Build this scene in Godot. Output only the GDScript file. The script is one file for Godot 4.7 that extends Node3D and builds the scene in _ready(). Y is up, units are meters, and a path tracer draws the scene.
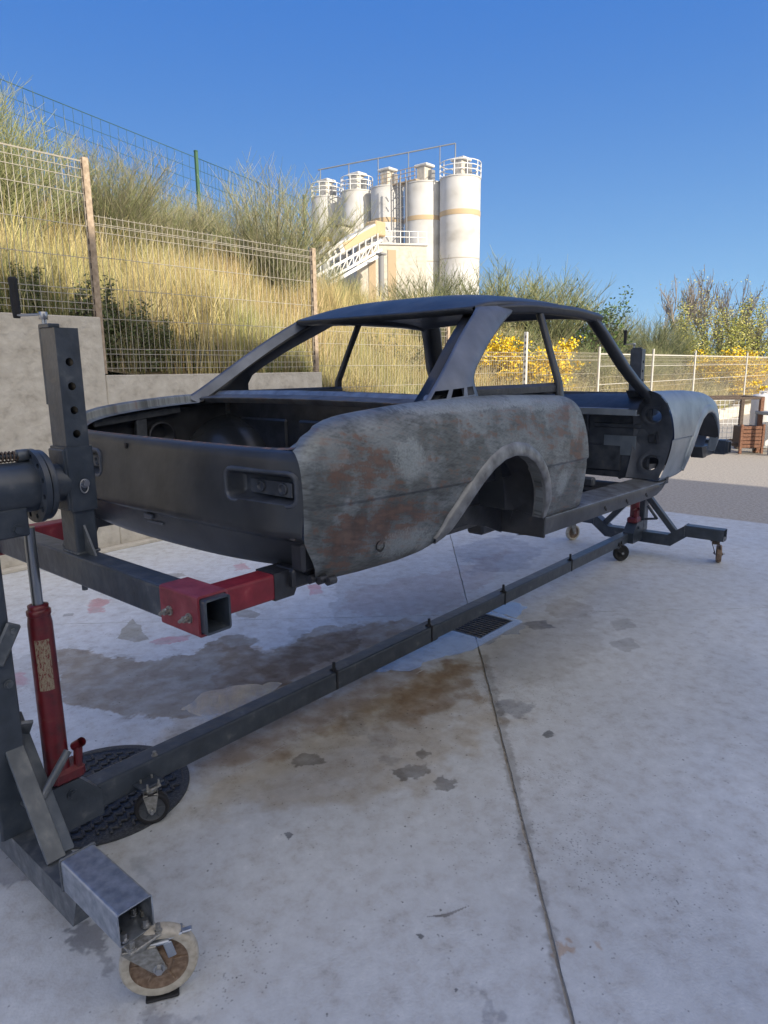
extends Node3D
# World axes follow the car: x to the car's right, y up, -z towards the car's nose; metres.

const CY := 0.905            # height of the car's own zero level above the ground
var M := {}                  # materials
var rng := RandomNumberGenerator.new()
var used := {}


# ------------------------------------------------------------------ mesh building
class MB:
	var v := PackedVector3Array()
	var ix := PackedInt32Array()
	var uv := PackedVector2Array()
	var uv2 := PackedVector2Array()
	var col := PackedColorArray()
	var use_uv := false
	var use_uv2 := false
	var use_col := false
	var tint := Color.WHITE

	func pt(p: Vector3, t := Vector2.ZERO, t2 := Vector2.ZERO) -> int:
		v.append(p)
		uv.append(t)
		if use_uv2:
			uv2.append(t2)
		if use_col:
			col.append(tint)
		return v.size() - 1

	func tri(a: int, b: int, c: int) -> void:
		ix.append(a); ix.append(b); ix.append(c)

	func quad(a: Vector3, b: Vector3, c: Vector3, d: Vector3) -> void:
		var i := pt(a, Vector2(0, 0))
		pt(b, Vector2(1, 0)); pt(c, Vector2(1, 1)); pt(d, Vector2(0, 1))
		tri(i, i + 1, i + 2); tri(i, i + 2, i + 3)

	func tri3(a: Vector3, b: Vector3, c: Vector3) -> void:
		var i := pt(a); pt(b); pt(c)
		tri(i, i + 1, i + 2)

	# a face turned away from the point o
	func out_tri(a: Vector3, b: Vector3, c: Vector3, o: Vector3) -> void:
		if (c - a).cross(b - a).dot((a + b + c) / 3.0 - o) < 0.0:
			tri3(a, c, b)
		else:
			tri3(a, b, c)

	func out_quad(a: Vector3, b: Vector3, c: Vector3, d: Vector3, o: Vector3) -> void:
		if (c - a).cross(b - a).dot((a + b + c + d) / 4.0 - o) < 0.0:
			quad(a, d, c, b)
		else:
			quad(a, b, c, d)

	# rows of points share their corners (smooth); skip(r, c) leaves a cell out
	func grid(rows: Array, wrap := false, skip = null, uvs := []) -> void:
		var n: int = rows[0].size()
		var first := v.size()
		for r in rows.size():
			for c in n:
				pt(rows[r][c], uvs[r][c] if uvs.size() else Vector2(float(c) / maxf(1, n - 1), float(r) / maxf(1, rows.size() - 1)))
		for r in rows.size() - 1:
			for c in (n if wrap else n - 1):
				if skip != null and skip.call(r, c):
					continue
				var c2 := (c + 1) % n
				var a := first + r * n + c
				var b := first + r * n + c2
				var d := first + (r + 1) * n + c
				var e := first + (r + 1) * n + c2
				tri(a, b, e); tri(a, e, d)

	func box(c: Vector3, s: Vector3, b := 0.004, turn := Basis()) -> void:
		var h := s * 0.5
		b = minf(b, minf(h.x, minf(h.y, h.z)) * 0.9)
		var P := {}
		for sx in [-1, 1]:
			for sy in [-1, 1]:
				for sz in [-1, 1]:
					for ax in 3:
						var q := Vector3(sx * (h.x - b), sy * (h.y - b), sz * (h.z - b))
						q[ax] = [sx, sy, sz][ax] * h[ax]
						P[[sx, sy, sz, ax]] = c + turn * q
		for ax in 3:
			var u := (ax + 1) % 3
			var w := (ax + 2) % 3
			for s1 in [-1, 1]:
				var k := func(a, d, face):
					var g := [0, 0, 0]
					g[ax] = s1; g[u] = a; g[w] = d
					return P[[g[0], g[1], g[2], face]]
				out_quad(k.call(-1, -1, ax), k.call(1, -1, ax), k.call(1, 1, ax), k.call(-1, 1, ax), c)
				if b > 0.0:
					for s2 in [-1, 1]:
						out_quad(k.call(s2, -1, ax), k.call(s2, 1, ax), k.call(s2, 1, u), k.call(s2, -1, u), c)
		if b > 0.0:
			for sx in [-1, 1]:
				for sy in [-1, 1]:
					for sz in [-1, 1]:
						out_tri(P[[sx, sy, sz, 0]], P[[sx, sy, sz, 1]], P[[sx, sy, sz, 2]], c)

	# a box between two points, wide across `side`, high along `up`
	func bar(a: Vector3, b: Vector3, wide: float, high: float, up := Vector3.UP, bev := 0.004) -> void:
		var d := (b - a).normalized()
		var s := d.cross(up).normalized()
		var u := s.cross(d).normalized()
		box((a + b) * 0.5, Vector3(wide, high, a.distance_to(b)), bev, Basis(s, u, -d))

	func tube(path: Array, r, sides := 10, caps := true) -> void:
		var rows := []
		var up := Vector3.UP
		var d0: Vector3 = (path[1] - path[0]).normalized()
		if absf(d0.dot(up)) > 0.9:
			up = Vector3.RIGHT
		var s := d0.cross(up).normalized()
		for i in path.size():
			var d: Vector3 = (path[mini(i + 1, path.size() - 1)] - path[maxi(i - 1, 0)]).normalized()
			s = (s - d * s.dot(d)).normalized()
			var u := d.cross(s)
			var rr: float = r[i] if r is Array or r is PackedFloat32Array else r
			var row := PackedVector3Array()
			for k in sides:
				var a := TAU * k / sides
				row.append(path[i] + (s * cos(a) + u * sin(a)) * rr)
			rows.append(row)
		grid(rows, true)
		if caps:
			for e in [0, path.size() - 1]:
				var i0 := pt(path[e])
				var first := v.size()
				for k in sides:
					pt(rows[e][k])
				for k in sides:
					if e == 0:
						tri(i0, first + k, first + (k + 1) % sides)
					else:
						tri(i0, first + (k + 1) % sides, first + k)

	# profile of Vector2(radius, along y) turned about the axis of xf; a repeated point makes a hard edge
	func lathe(profile: Array, sides: int, xf := Transform3D()) -> void:
		var strip := []
		for i in profile.size():
			var row := PackedVector3Array()
			for k in sides:
				var a := TAU * k / sides
				row.append(xf * Vector3(cos(a) * profile[i].x, profile[i].y, sin(a) * profile[i].x))
			if i > 0 and profile[i] == profile[i - 1]:
				if strip.size() > 1:
					grid(strip, true)
				strip = []
			strip.append(row)
		if strip.size() > 1:
			grid(strip, true)

	# section drawn in xy of xf, pushed along its z from 0 to length; inner makes it hollow
	func extrude(poly: PackedVector2Array, xf: Transform3D, length: float, inner := PackedVector2Array()) -> void:
		var n := poly.size()
		var mid := Vector2.ZERO
		for p in poly:
			mid += p / n
		var o := xf * Vector3(mid.x, mid.y, length * 0.5)
		for k in n:
			var p := poly[k]
			var q := poly[(k + 1) % n]
			var t := (p + q) * 0.5
			out_quad(xf * Vector3(p.x, p.y, 0), xf * Vector3(q.x, q.y, 0), xf * Vector3(q.x, q.y, length), xf * Vector3(p.x, p.y, length), xf * (Vector3(t.x, t.y, length * 0.5) - Vector3((q - p).orthogonal().x, (q - p).orthogonal().y, 0).normalized() * 0.001 * (1.0 if Geometry2D.is_point_in_polygon(t + (q - p).orthogonal().normalized() * -0.001, poly) else -1.0)))
		for z in [0.0, length]:
			var oo := xf * Vector3(mid.x, mid.y, length - z)
			if inner.size() == n:
				for k in n:
					var k2 := (k + 1) % n
					out_quad(xf * Vector3(poly[k].x, poly[k].y, z), xf * Vector3(poly[k2].x, poly[k2].y, z), xf * Vector3(inner[k2].x, inner[k2].y, z), xf * Vector3(inner[k].x, inner[k].y, z), oo)
			else:
				var ti := Geometry2D.triangulate_polygon(poly)
				for k in range(0, ti.size(), 3):
					out_tri(xf * Vector3(poly[ti[k]].x, poly[ti[k]].y, z), xf * Vector3(poly[ti[k + 1]].x, poly[ti[k + 1]].y, z), xf * Vector3(poly[ti[k + 2]].x, poly[ti[k + 2]].y, z), oo)
		if inner.size() == n:
			for k in n:
				var k2 := (k + 1) % n
				quad(xf * Vector3(inner[k].x, inner[k].y, 0), xf * Vector3(inner[k2].x, inner[k2].y, 0), xf * Vector3(inner[k2].x, inner[k2].y, length), xf * Vector3(inner[k].x, inner[k].y, length))

	# square steel tube between two points, hollow, with rounded corners
	func steel(a: Vector3, b: Vector3, wide: float, high: float, wall := 0.005, up := Vector3.UP) -> void:
		var d := (b - a).normalized()
		var s := d.cross(up).normalized()
		var u := s.cross(d).normalized()
		extrude(MB.rrect(wide, high, 0.008), Transform3D(Basis(s, u, d), a), a.distance_to(b), MB.rrect(wide - 2 * wall, high - 2 * wall, 0.004))

	static func rrect(w: float, h: float, r: float) -> PackedVector2Array:
		var p := PackedVector2Array()
		for c in 4:
			var o := Vector2((w * 0.5 - r) * [1, -1, -1, 1][c], (h * 0.5 - r) * [1, 1, -1, -1][c])
			for k in 4:
				var a := PI * 0.5 * (c + k / 3.0)
				p.append(o + Vector2(cos(a), sin(a)) * r)
		return p

	static func circle(r: float, n: int) -> PackedVector2Array:
		var p := PackedVector2Array()
		for k in n:
			p.append(Vector2(cos(TAU * k / n), sin(TAU * k / n)) * r)
		return p

	func bolt(at: Vector3, dir: Vector3, r: float, long: float) -> void:
		var u := dir.normalized()
		var s := u.cross(Vector3.UP if absf(u.y) < 0.9 else Vector3.RIGHT).normalized()
		extrude(MB.circle(r, 6), Transform3D(Basis(s, u.cross(s), u), at), long)
		extrude(MB.circle(r * 1.5, 12), Transform3D(Basis(s, u.cross(s), u), at), long * 0.25)

	func mesh() -> ArrayMesh:
		var nrm := PackedVector3Array()
		nrm.resize(v.size())
		for k in range(0, ix.size(), 3):
			var a := ix[k]
			var b := ix[k + 1]
			var c := ix[k + 2]
			var f := (v[c] - v[a]).cross(v[b] - v[a])
			nrm[a] += f
			nrm[b] += f
			nrm[c] += f
		for k in nrm.size():
			nrm[k] = nrm[k].normalized() if nrm[k].length_squared() > 1e-24 else Vector3.UP
		return MB.raw(v, nrm, ix, uv, uv2 if use_uv2 else PackedVector2Array(), col if use_col else PackedColorArray())

	static func raw(vv, nn, ii, uu := PackedVector2Array(), uu2 := PackedVector2Array(), cc := PackedColorArray()) -> ArrayMesh:
		var a := []
		a.resize(Mesh.ARRAY_MAX)
		a[Mesh.ARRAY_VERTEX] = vv
		a[Mesh.ARRAY_NORMAL] = nn
		a[Mesh.ARRAY_INDEX] = ii
		if uu.size():
			a[Mesh.ARRAY_TEX_UV] = uu
		if uu2.size():
			a[Mesh.ARRAY_TEX_UV2] = uu2
		if cc.size():
			a[Mesh.ARRAY_COLOR] = cc
		var m := ArrayMesh.new()
		m.add_surface_from_arrays(Mesh.PRIMITIVE_TRIANGLES, a)
		return m


# ------------------------------------------------------------------ naming
func V(x: float, y: float, z: float) -> Vector3:
	return Vector3(x, y, -z)


func numbered(called: String) -> String:
	used[called] = used.get(called, -1) + 1
	return called if used[called] == 0 else "%s_%03d" % [called, used[called]]


func tag(o: Node, label: String, category: String, group := "", kind := "") -> void:
	o.set_meta("label", label)
	o.set_meta("category", category)
	if group:
		o.set_meta("group", group)
	if kind:
		o.set_meta("kind", kind)


func thing(called: String, label: String, category: String, at := Vector3.ZERO, turn := 0.0, group := "", kind := "") -> Node3D:
	var o := Node3D.new()
	o.name = numbered(called)
	add_child(o)
	o.position = at
	o.rotation.y = turn
	tag(o, label, category, group, kind)
	return o


func obj(called: String, m, material: Material, parent: Node = self) -> MeshInstance3D:
	var o := MeshInstance3D.new()
	o.name = numbered(called) if parent == self else called
	o.mesh = m.mesh() if m is MB else m
	o.material_override = material
	parent.add_child(o, true)
	return o


func structure(called: String, m, material: Material, label: String, category: String) -> MeshInstance3D:
	var o := obj(called, m, material)
	tag(o, label, category, "", "structure")
	return o


func spline(keys: Array, x: float) -> float:      # piecewise smooth curve through [x, y] pairs
	if x <= keys[0][0]:
		return keys[0][1]
	var n := keys.size()
	if x >= keys[n - 1][0]:
		return keys[n - 1][1]
	var i := 0
	while keys[i + 1][0] < x:
		i += 1
	var h: float = keys[i + 1][0] - keys[i][0]
	var t: float = (x - keys[i][0]) / h
	var d: float = (keys[i + 1][1] - keys[i][1]) / h
	var m0: float = d
	var m1: float = d
	if i > 0:
		var dp: float = (keys[i][1] - keys[i - 1][1]) / (keys[i][0] - keys[i - 1][0])
		m0 = 0.0 if dp * d <= 0 else 2.0 * dp * d / (dp + d)
	if i < n - 2:
		var dn: float = (keys[i + 2][1] - keys[i + 1][1]) / (keys[i + 2][0] - keys[i + 1][0])
		m1 = 0.0 if dn * d <= 0 else 2.0 * dn * d / (dn + d)
	var t2 := t * t
	var t3 := t2 * t
	return (2 * t3 - 3 * t2 + 1) * keys[i][1] + (t3 - 2 * t2 + t) * h * m0 + (-2 * t3 + 3 * t2) * keys[i + 1][1] + (t3 - t2) * h * m1


func along(line: Array, n: int) -> Array:          # n + 1 points evenly spaced along a polyline of Vector2
	var total := 0.0
	for i in line.size() - 1:
		total += line[i].distance_to(line[i + 1])
	var out := []
	for k in n + 1:
		var want := total * k / n
		var i := 0
		var got := 0.0
		while i < line.size() - 2 and got + line[i].distance_to(line[i + 1]) < want:
			got += line[i].distance_to(line[i + 1])
			i += 1
		out.append(line[i].lerp(line[i + 1], clampf((want - got) / maxf(1e-9, line[i].distance_to(line[i + 1])), 0, 1)))
	return out


# ------------------------------------------------------------------ materials
func lin(r: float, g: float, b: float) -> Color:
	return Color(r, g, b).linear_to_srgb()


func ramp_tex(seed_: int, freq: float, stops: Array, octaves := 4, side := 512, kind := FastNoiseLite.TYPE_SIMPLEX_SMOOTH) -> NoiseTexture2D:
	var t := NoiseTexture2D.new()
	t.width = side
	t.height = side
	t.seamless = true
	t.noise = noise(seed_, freq, octaves, kind)
	var g := Gradient.new()
	var off := PackedFloat32Array()
	var cols := PackedColorArray()
	for s in stops:
		off.append(s[0])
		cols.append(Color(s[1], s[2], s[3], s[4] if s.size() > 4 else 1.0).linear_to_srgb() if s.size() > 2 else Color(s[1], s[1], s[1]))
	g.offsets = off
	g.colors = cols
	t.color_ramp = g
	return t


func bump_tex(seed_: int, freq: float, strength: float, octaves := 4, side := 512, kind := FastNoiseLite.TYPE_SIMPLEX_SMOOTH) -> NoiseTexture2D:
	var t := NoiseTexture2D.new()
	t.width = side
	t.height = side
	t.seamless = true
	t.as_normal_map = true
	t.bump_strength = strength
	t.noise = noise(seed_, freq, octaves, kind)
	return t


func noise(seed_: int, freq: float, octaves := 4, kind := FastNoiseLite.TYPE_SIMPLEX_SMOOTH) -> FastNoiseLite:
	var n := FastNoiseLite.new()
	n.noise_type = kind
	n.seed = seed_
	n.frequency = freq
	n.fractal_octaves = octaves
	return n


func mat(called: String, color: Color, rough: float, metal := 0.0) -> StandardMaterial3D:
	var m := StandardMaterial3D.new()
	m.resource_name = called
	m.albedo_color = color
	m.roughness = rough
	m.metallic = metal
	M[called] = m
	return m


# stops are linear colours; scale: repeats per metre
func grained(called: String, seed_: int, freq: float, stops: Array, rough: float, metal := 0.0, scale := 1.0, bump := 0.0, world := true) -> StandardMaterial3D:
	var m := mat(called, Color.WHITE, rough, metal)
	m.albedo_texture = ramp_tex(seed_, freq, stops)
	m.uv1_triplanar = true
	m.uv1_world_triplanar = world
	m.uv1_scale = Vector3.ONE * scale
	if bump > 0.0:
		m.normal_enabled = true
		m.normal_texture = bump_tex(seed_ + 7, freq * 1.7, 6.0)
		m.normal_scale = bump
	return m


func _ready() -> void:
	rng.seed = 11
	# camera
	var cam := Camera3D.new()
	cam.name = "camera"
	cam.fov = 73.15
	cam.near = 0.05
	cam.far = 2000.0
	cam.position = V(2.174, 1.618, -2.346)
	cam.rotation_degrees = Vector3(-11.725, 40.787, -0.666)
	add_child(cam)
	cam.current = true
	# sky, exposure
	var env := Environment.new()
	env.background_mode = Environment.BG_SKY
	var sky := Sky.new()
	var sm := ProceduralSkyMaterial.new()
	sm.sky_top_color = lin(0.0105, 0.057, 0.205)
	sm.sky_horizon_color = lin(0.120, 0.235, 0.33)
	sm.sky_curve = 0.13
	sm.ground_horizon_color = lin(0.30, 0.29, 0.26)
	sm.ground_bottom_color = lin(0.16, 0.15, 0.13)
	sm.sun_angle_max = 106.0
	sm.sun_curve = 0.74
	sky.sky_material = sm
	env.sky = sky
	env.tonemap_mode = Environment.TONE_MAPPER_LINEAR
	env.tonemap_exposure = 3.0
	env.sdfgi_enabled = true
	env.ssao_enabled = true
	env.ssil_enabled = true
	env.fog_enabled = true
	env.fog_density = 0.0007
	env.fog_light_color = lin(0.55, 0.66, 0.8)
	var we := WorldEnvironment.new()
	we.name = "sky"
	we.environment = env
	add_child(we)
	# the sun stands behind the camera to the right, hidden from the yard by the workshop's gable
	var sun := DirectionalLight3D.new()
	sun.name = "sun"
	sun.light_energy = 0.68
	sun.light_color = Color(1.0, 0.955, 0.885)
	sun.light_angular_distance = 0.5
	sun.shadow_enabled = true
	add_child(sun)
	var to_sun := V(0.984, 0.44, -0.176).normalized()
	sun.look_at_from_position(to_sun * 60.0, Vector3.ZERO)

	make_materials()
	build_ground()
	build_workshop()
	build_wall_and_fences()
	build_hill()
	build_plant()
	build_car()
	build_rotisserie()
	build_vegetation()
	build_yard_things()


func make_materials() -> void:
	grained("wall_concrete", 31, 0.016, [[0.0, 0.38, 0.345, 0.285], [0.3, 0.51, 0.47, 0.395], [0.6, 0.55, 0.51, 0.43], [1.0, 0.62, 0.58, 0.50]], 0.9, 0.0, 0.7, 0.5)
	grained("asphalt", 41, 0.05, [[0.0, 0.29, 0.265, 0.225], [0.5, 0.39, 0.355, 0.30], [1.0, 0.48, 0.445, 0.385]], 0.92, 0.0, 0.8, 0.5)
	grained("earth", 43, 0.02, [[0.0, 0.10, 0.08, 0.045], [0.5, 0.19, 0.15, 0.085], [1.0, 0.28, 0.23, 0.13]], 1.0, 0.0, 0.4, 0.6)
	grained("anthracite", 51, 0.012, [[0.0, 0.028, 0.037, 0.050], [0.55, 0.042, 0.054, 0.072], [0.8, 0.055, 0.067, 0.084], [1.0, 0.12, 0.13, 0.14]], 0.34, 0.0, 1.6, 0.15)
	grained("worn_grey", 52, 0.015, [[0.0, 0.06, 0.07, 0.085], [0.55, 0.10, 0.115, 0.13], [0.85, 0.16, 0.17, 0.18], [1.0, 0.26, 0.27, 0.27]], 0.4, 0.25, 2.0, 0.15)
	grained("galvanised", 53, 0.03, [[0.0, 0.24, 0.28, 0.34], [0.5, 0.36, 0.40, 0.46], [1.0, 0.50, 0.54, 0.60]], 0.38, 0.75, 1.5, 0.1)
	grained("red_paint", 54, 0.012, [[0.0, 0.15, 0.012, 0.018], [0.55, 0.20, 0.016, 0.028], [0.85, 0.25, 0.022, 0.035], [1.0, 0.32, 0.07, 0.07]], 0.42, 0.0, 1.8, 0.12)
	grained("dull_red_paint", 55, 0.012, [[0.0, 0.14, 0.02, 0.03], [0.5, 0.22, 0.035, 0.05], [0.9, 0.27, 0.06, 0.075], [1.0, 0.22, 0.14, 0.13]], 0.5, 0.0, 1.8, 0.12)
	grained("jack_red", 56, 0.014, [[0.0, 0.05, 0.012, 0.014], [0.45, 0.115, 0.012, 0.018], [0.85, 0.15, 0.016, 0.022], [1.0, 0.19, 0.07, 0.05]], 0.36, 0.0, 2.2, 0.1)
	mat("zinc", lin(0.42, 0.43, 0.44), 0.35, 0.9)
	mat("steel_rod", lin(0.30, 0.32, 0.34), 0.28, 0.9)
	mat("rubber", lin(0.014, 0.014, 0.016), 0.75)  # its black also paints the dark inside the drain and lock holes
	grained("deck_metal", 69, 0.014, [[0.0, 0.05, 0.045, 0.042], [0.4, 0.09, 0.092, 0.098], [0.7, 0.14, 0.145, 0.15], [0.85, 0.16, 0.12, 0.10], [1.0, 0.24, 0.24, 0.24]], 0.45, 0.4, 1.4, 0.12)
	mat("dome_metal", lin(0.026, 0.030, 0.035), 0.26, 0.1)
	grained("lip_metal", 70, 0.02, [[0.0, 0.07, 0.07, 0.07], [0.4, 0.17, 0.175, 0.18], [0.75, 0.24, 0.25, 0.255], [1.0, 0.34, 0.35, 0.355]], 0.42, 0.4, 1.4, 0.12)
	mat("sump_concrete", lin(0.16, 0.15, 0.14), 0.95)
	grained("nylon", 57, 0.02, [[0.0, 0.28, 0.25, 0.20], [0.6, 0.46, 0.42, 0.34], [1.0, 0.56, 0.53, 0.45]], 0.55, 0.0, 4.0, 0.1)
	grained("nylon_hub", 58, 0.03, [[0.0, 0.10, 0.06, 0.035], [0.6, 0.22, 0.15, 0.10], [1.0, 0.34, 0.27, 0.2]], 0.6, 0.0, 4.0, 0.2)
	grained("zinc_dirty", 59, 0.03, [[0.0, 0.16, 0.15, 0.13], [0.6, 0.32, 0.32, 0.30], [1.0, 0.45, 0.45, 0.43]], 0.45, 0.6, 4.0, 0.15)
	grained("cast_iron", 60, 0.05, [[0.0, 0.030, 0.034, 0.040], [0.6, 0.058, 0.064, 0.074], [1.0, 0.11, 0.115, 0.12]], 0.5, 0.3, 2.5, 0.4)
	# car
	grained("primer_dark", 61, 0.008, [[0.0, 0.030, 0.033, 0.038], [0.5, 0.050, 0.054, 0.060], [0.85, 0.066, 0.070, 0.077], [1.0, 0.105, 0.108, 0.112]], 0.40, 0.35, 0.9, 0.12)
	grained("roof_metal", 62, 0.010, [[0.0, 0.030, 0.034, 0.042], [0.5, 0.050, 0.056, 0.068], [0.8, 0.075, 0.082, 0.094], [1.0, 0.13, 0.13, 0.13]], 0.42, 0.3, 0.9, 0.1)
	grained("pillar_metal", 63, 0.012, [[0.0, 0.06, 0.068, 0.085], [0.5, 0.13, 0.15, 0.185], [0.8, 0.18, 0.20, 0.24], [1.0, 0.23, 0.25, 0.28]], 0.40, 0.4, 0.9, 0.12)
	grained("fender_metal", 64, 0.010, [[0.0, 0.16, 0.19, 0.22], [0.5, 0.26, 0.30, 0.335], [0.85, 0.32, 0.36, 0.40], [1.0, 0.40, 0.42, 0.44]], 0.38, 0.45, 0.8, 0.12)
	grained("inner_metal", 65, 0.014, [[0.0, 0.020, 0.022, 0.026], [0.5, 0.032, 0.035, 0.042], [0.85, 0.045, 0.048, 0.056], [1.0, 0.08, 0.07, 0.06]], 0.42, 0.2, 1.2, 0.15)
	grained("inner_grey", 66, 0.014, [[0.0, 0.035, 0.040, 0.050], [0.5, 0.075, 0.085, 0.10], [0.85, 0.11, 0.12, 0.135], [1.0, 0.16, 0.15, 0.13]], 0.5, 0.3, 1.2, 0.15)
	grained("sill_metal", 67, 0.016, [[0.0, 0.10, 0.085, 0.07], [0.35, 0.20, 0.21, 0.22], [0.75, 0.30, 0.32, 0.34], [1.0, 0.42, 0.43, 0.43]], 0.36, 0.6, 1.4, 0.12)
	grained("seam_rust", 68, 0.03, [[0.0, 0.05, 0.05, 0.055], [0.45, 0.10, 0.09, 0.085], [0.65, 0.19, 0.10, 0.06], [1.0, 0.30, 0.28, 0.26]], 0.7, 0.2, 1.5, 0.2)
	# surroundings
	grained("post_tan", 71, 0.02, [[0.0, 0.25, 0.19, 0.13], [0.6, 0.40, 0.31, 0.22], [1.0, 0.50, 0.40, 0.30]], 0.75, 0.0, 1.5, 0.2)
	mat("wire_pale", lin(0.46, 0.42, 0.34), 0.5, 0.1)
	mat("wire_green", lin(0.035, 0.085, 0.045), 0.6)
	mat("post_green", lin(0.04, 0.11, 0.055), 0.6)
	mat("post_pale", lin(0.55, 0.53, 0.48), 0.6)
	grained("render_wall", 72, 0.01, [[0.0, 0.50, 0.47, 0.41], [0.5, 0.60, 0.57, 0.51], [1.0, 0.68, 0.65, 0.59]], 0.9, 0.0, 0.3, 0.3)
	mat("sheet_roof", lin(0.30, 0.31, 0.32), 0.5, 0.4)
	mat("door_blue", lin(0.16, 0.20, 0.26), 0.5)
	grained("silo_white", 73, 0.006, [[0.0, 0.38, 0.36, 0.32], [0.35, 0.52, 0.51, 0.48], [0.7, 0.58, 0.575, 0.555], [1.0, 0.64, 0.635, 0.62]], 0.7, 0.0, 0.12, 0.1)
	mat("silo_seam", lin(0.42, 0.39, 0.34), 0.7)
	mat("band_ochre", lin(0.50, 0.37, 0.21), 0.7)
	mat("band_yellow", lin(0.62, 0.45, 0.05), 0.7)
	mat("rail_white", lin(0.72, 0.72, 0.70), 0.6)
	grained("plant_beige", 74, 0.02, [[0.0, 0.38, 0.345, 0.28], [0.5, 0.52, 0.485, 0.41], [1.0, 0.60, 0.57, 0.50]], 0.8, 0.0, 0.2, 0.1)
	mat("plant_brown", lin(0.42, 0.32, 0.20), 0.8)
	mat("plant_dark", lin(0.05, 0.05, 0.05), 0.8)
	mat("plant_grey", lin(0.22, 0.22, 0.22), 0.7)
	grained("rusty", 75, 0.03, [[0.0, 0.07, 0.035, 0.02], [0.5, 0.18, 0.085, 0.05], [1.0, 0.30, 0.17, 0.11]], 0.9, 0.0, 2.0, 0.3)
	grained("rusty_dark", 76, 0.03, [[0.0, 0.04, 0.03, 0.025], [0.5, 0.09, 0.065, 0.05], [1.0, 0.16, 0.12, 0.09]], 0.85, 0.0, 2.0, 0.3)
	mat("grey_paint", lin(0.26, 0.28, 0.29), 0.55)
	mat("plastic_white", lin(0.72, 0.71, 0.68), 0.45)
	mat("plastic_dark", lin(0.02, 0.03, 0.05), 0.5)
	for leafy in [["grass_dry", 0.25], ["broom", 0.15], ["leaf", 0.3], ["petal", 0.3], ["bark", 0.0]]:
		var m := mat(leafy[0], Color.WHITE, 0.8)
		m.vertex_color_use_as_albedo = true
		m.cull_mode = BaseMaterial3D.CULL_DISABLED
		if leafy[1] > 0.0:
			m.backlight_enabled = true
			m.backlight = Color(leafy[1], leafy[1], leafy[1])
	var w := mat("water", Color(0.80, 0.84, 0.90, 0.30), 0.03)
	w.transparency = BaseMaterial3D.TRANSPARENCY_ALPHA
	w.metallic_specular = 0.6


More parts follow.
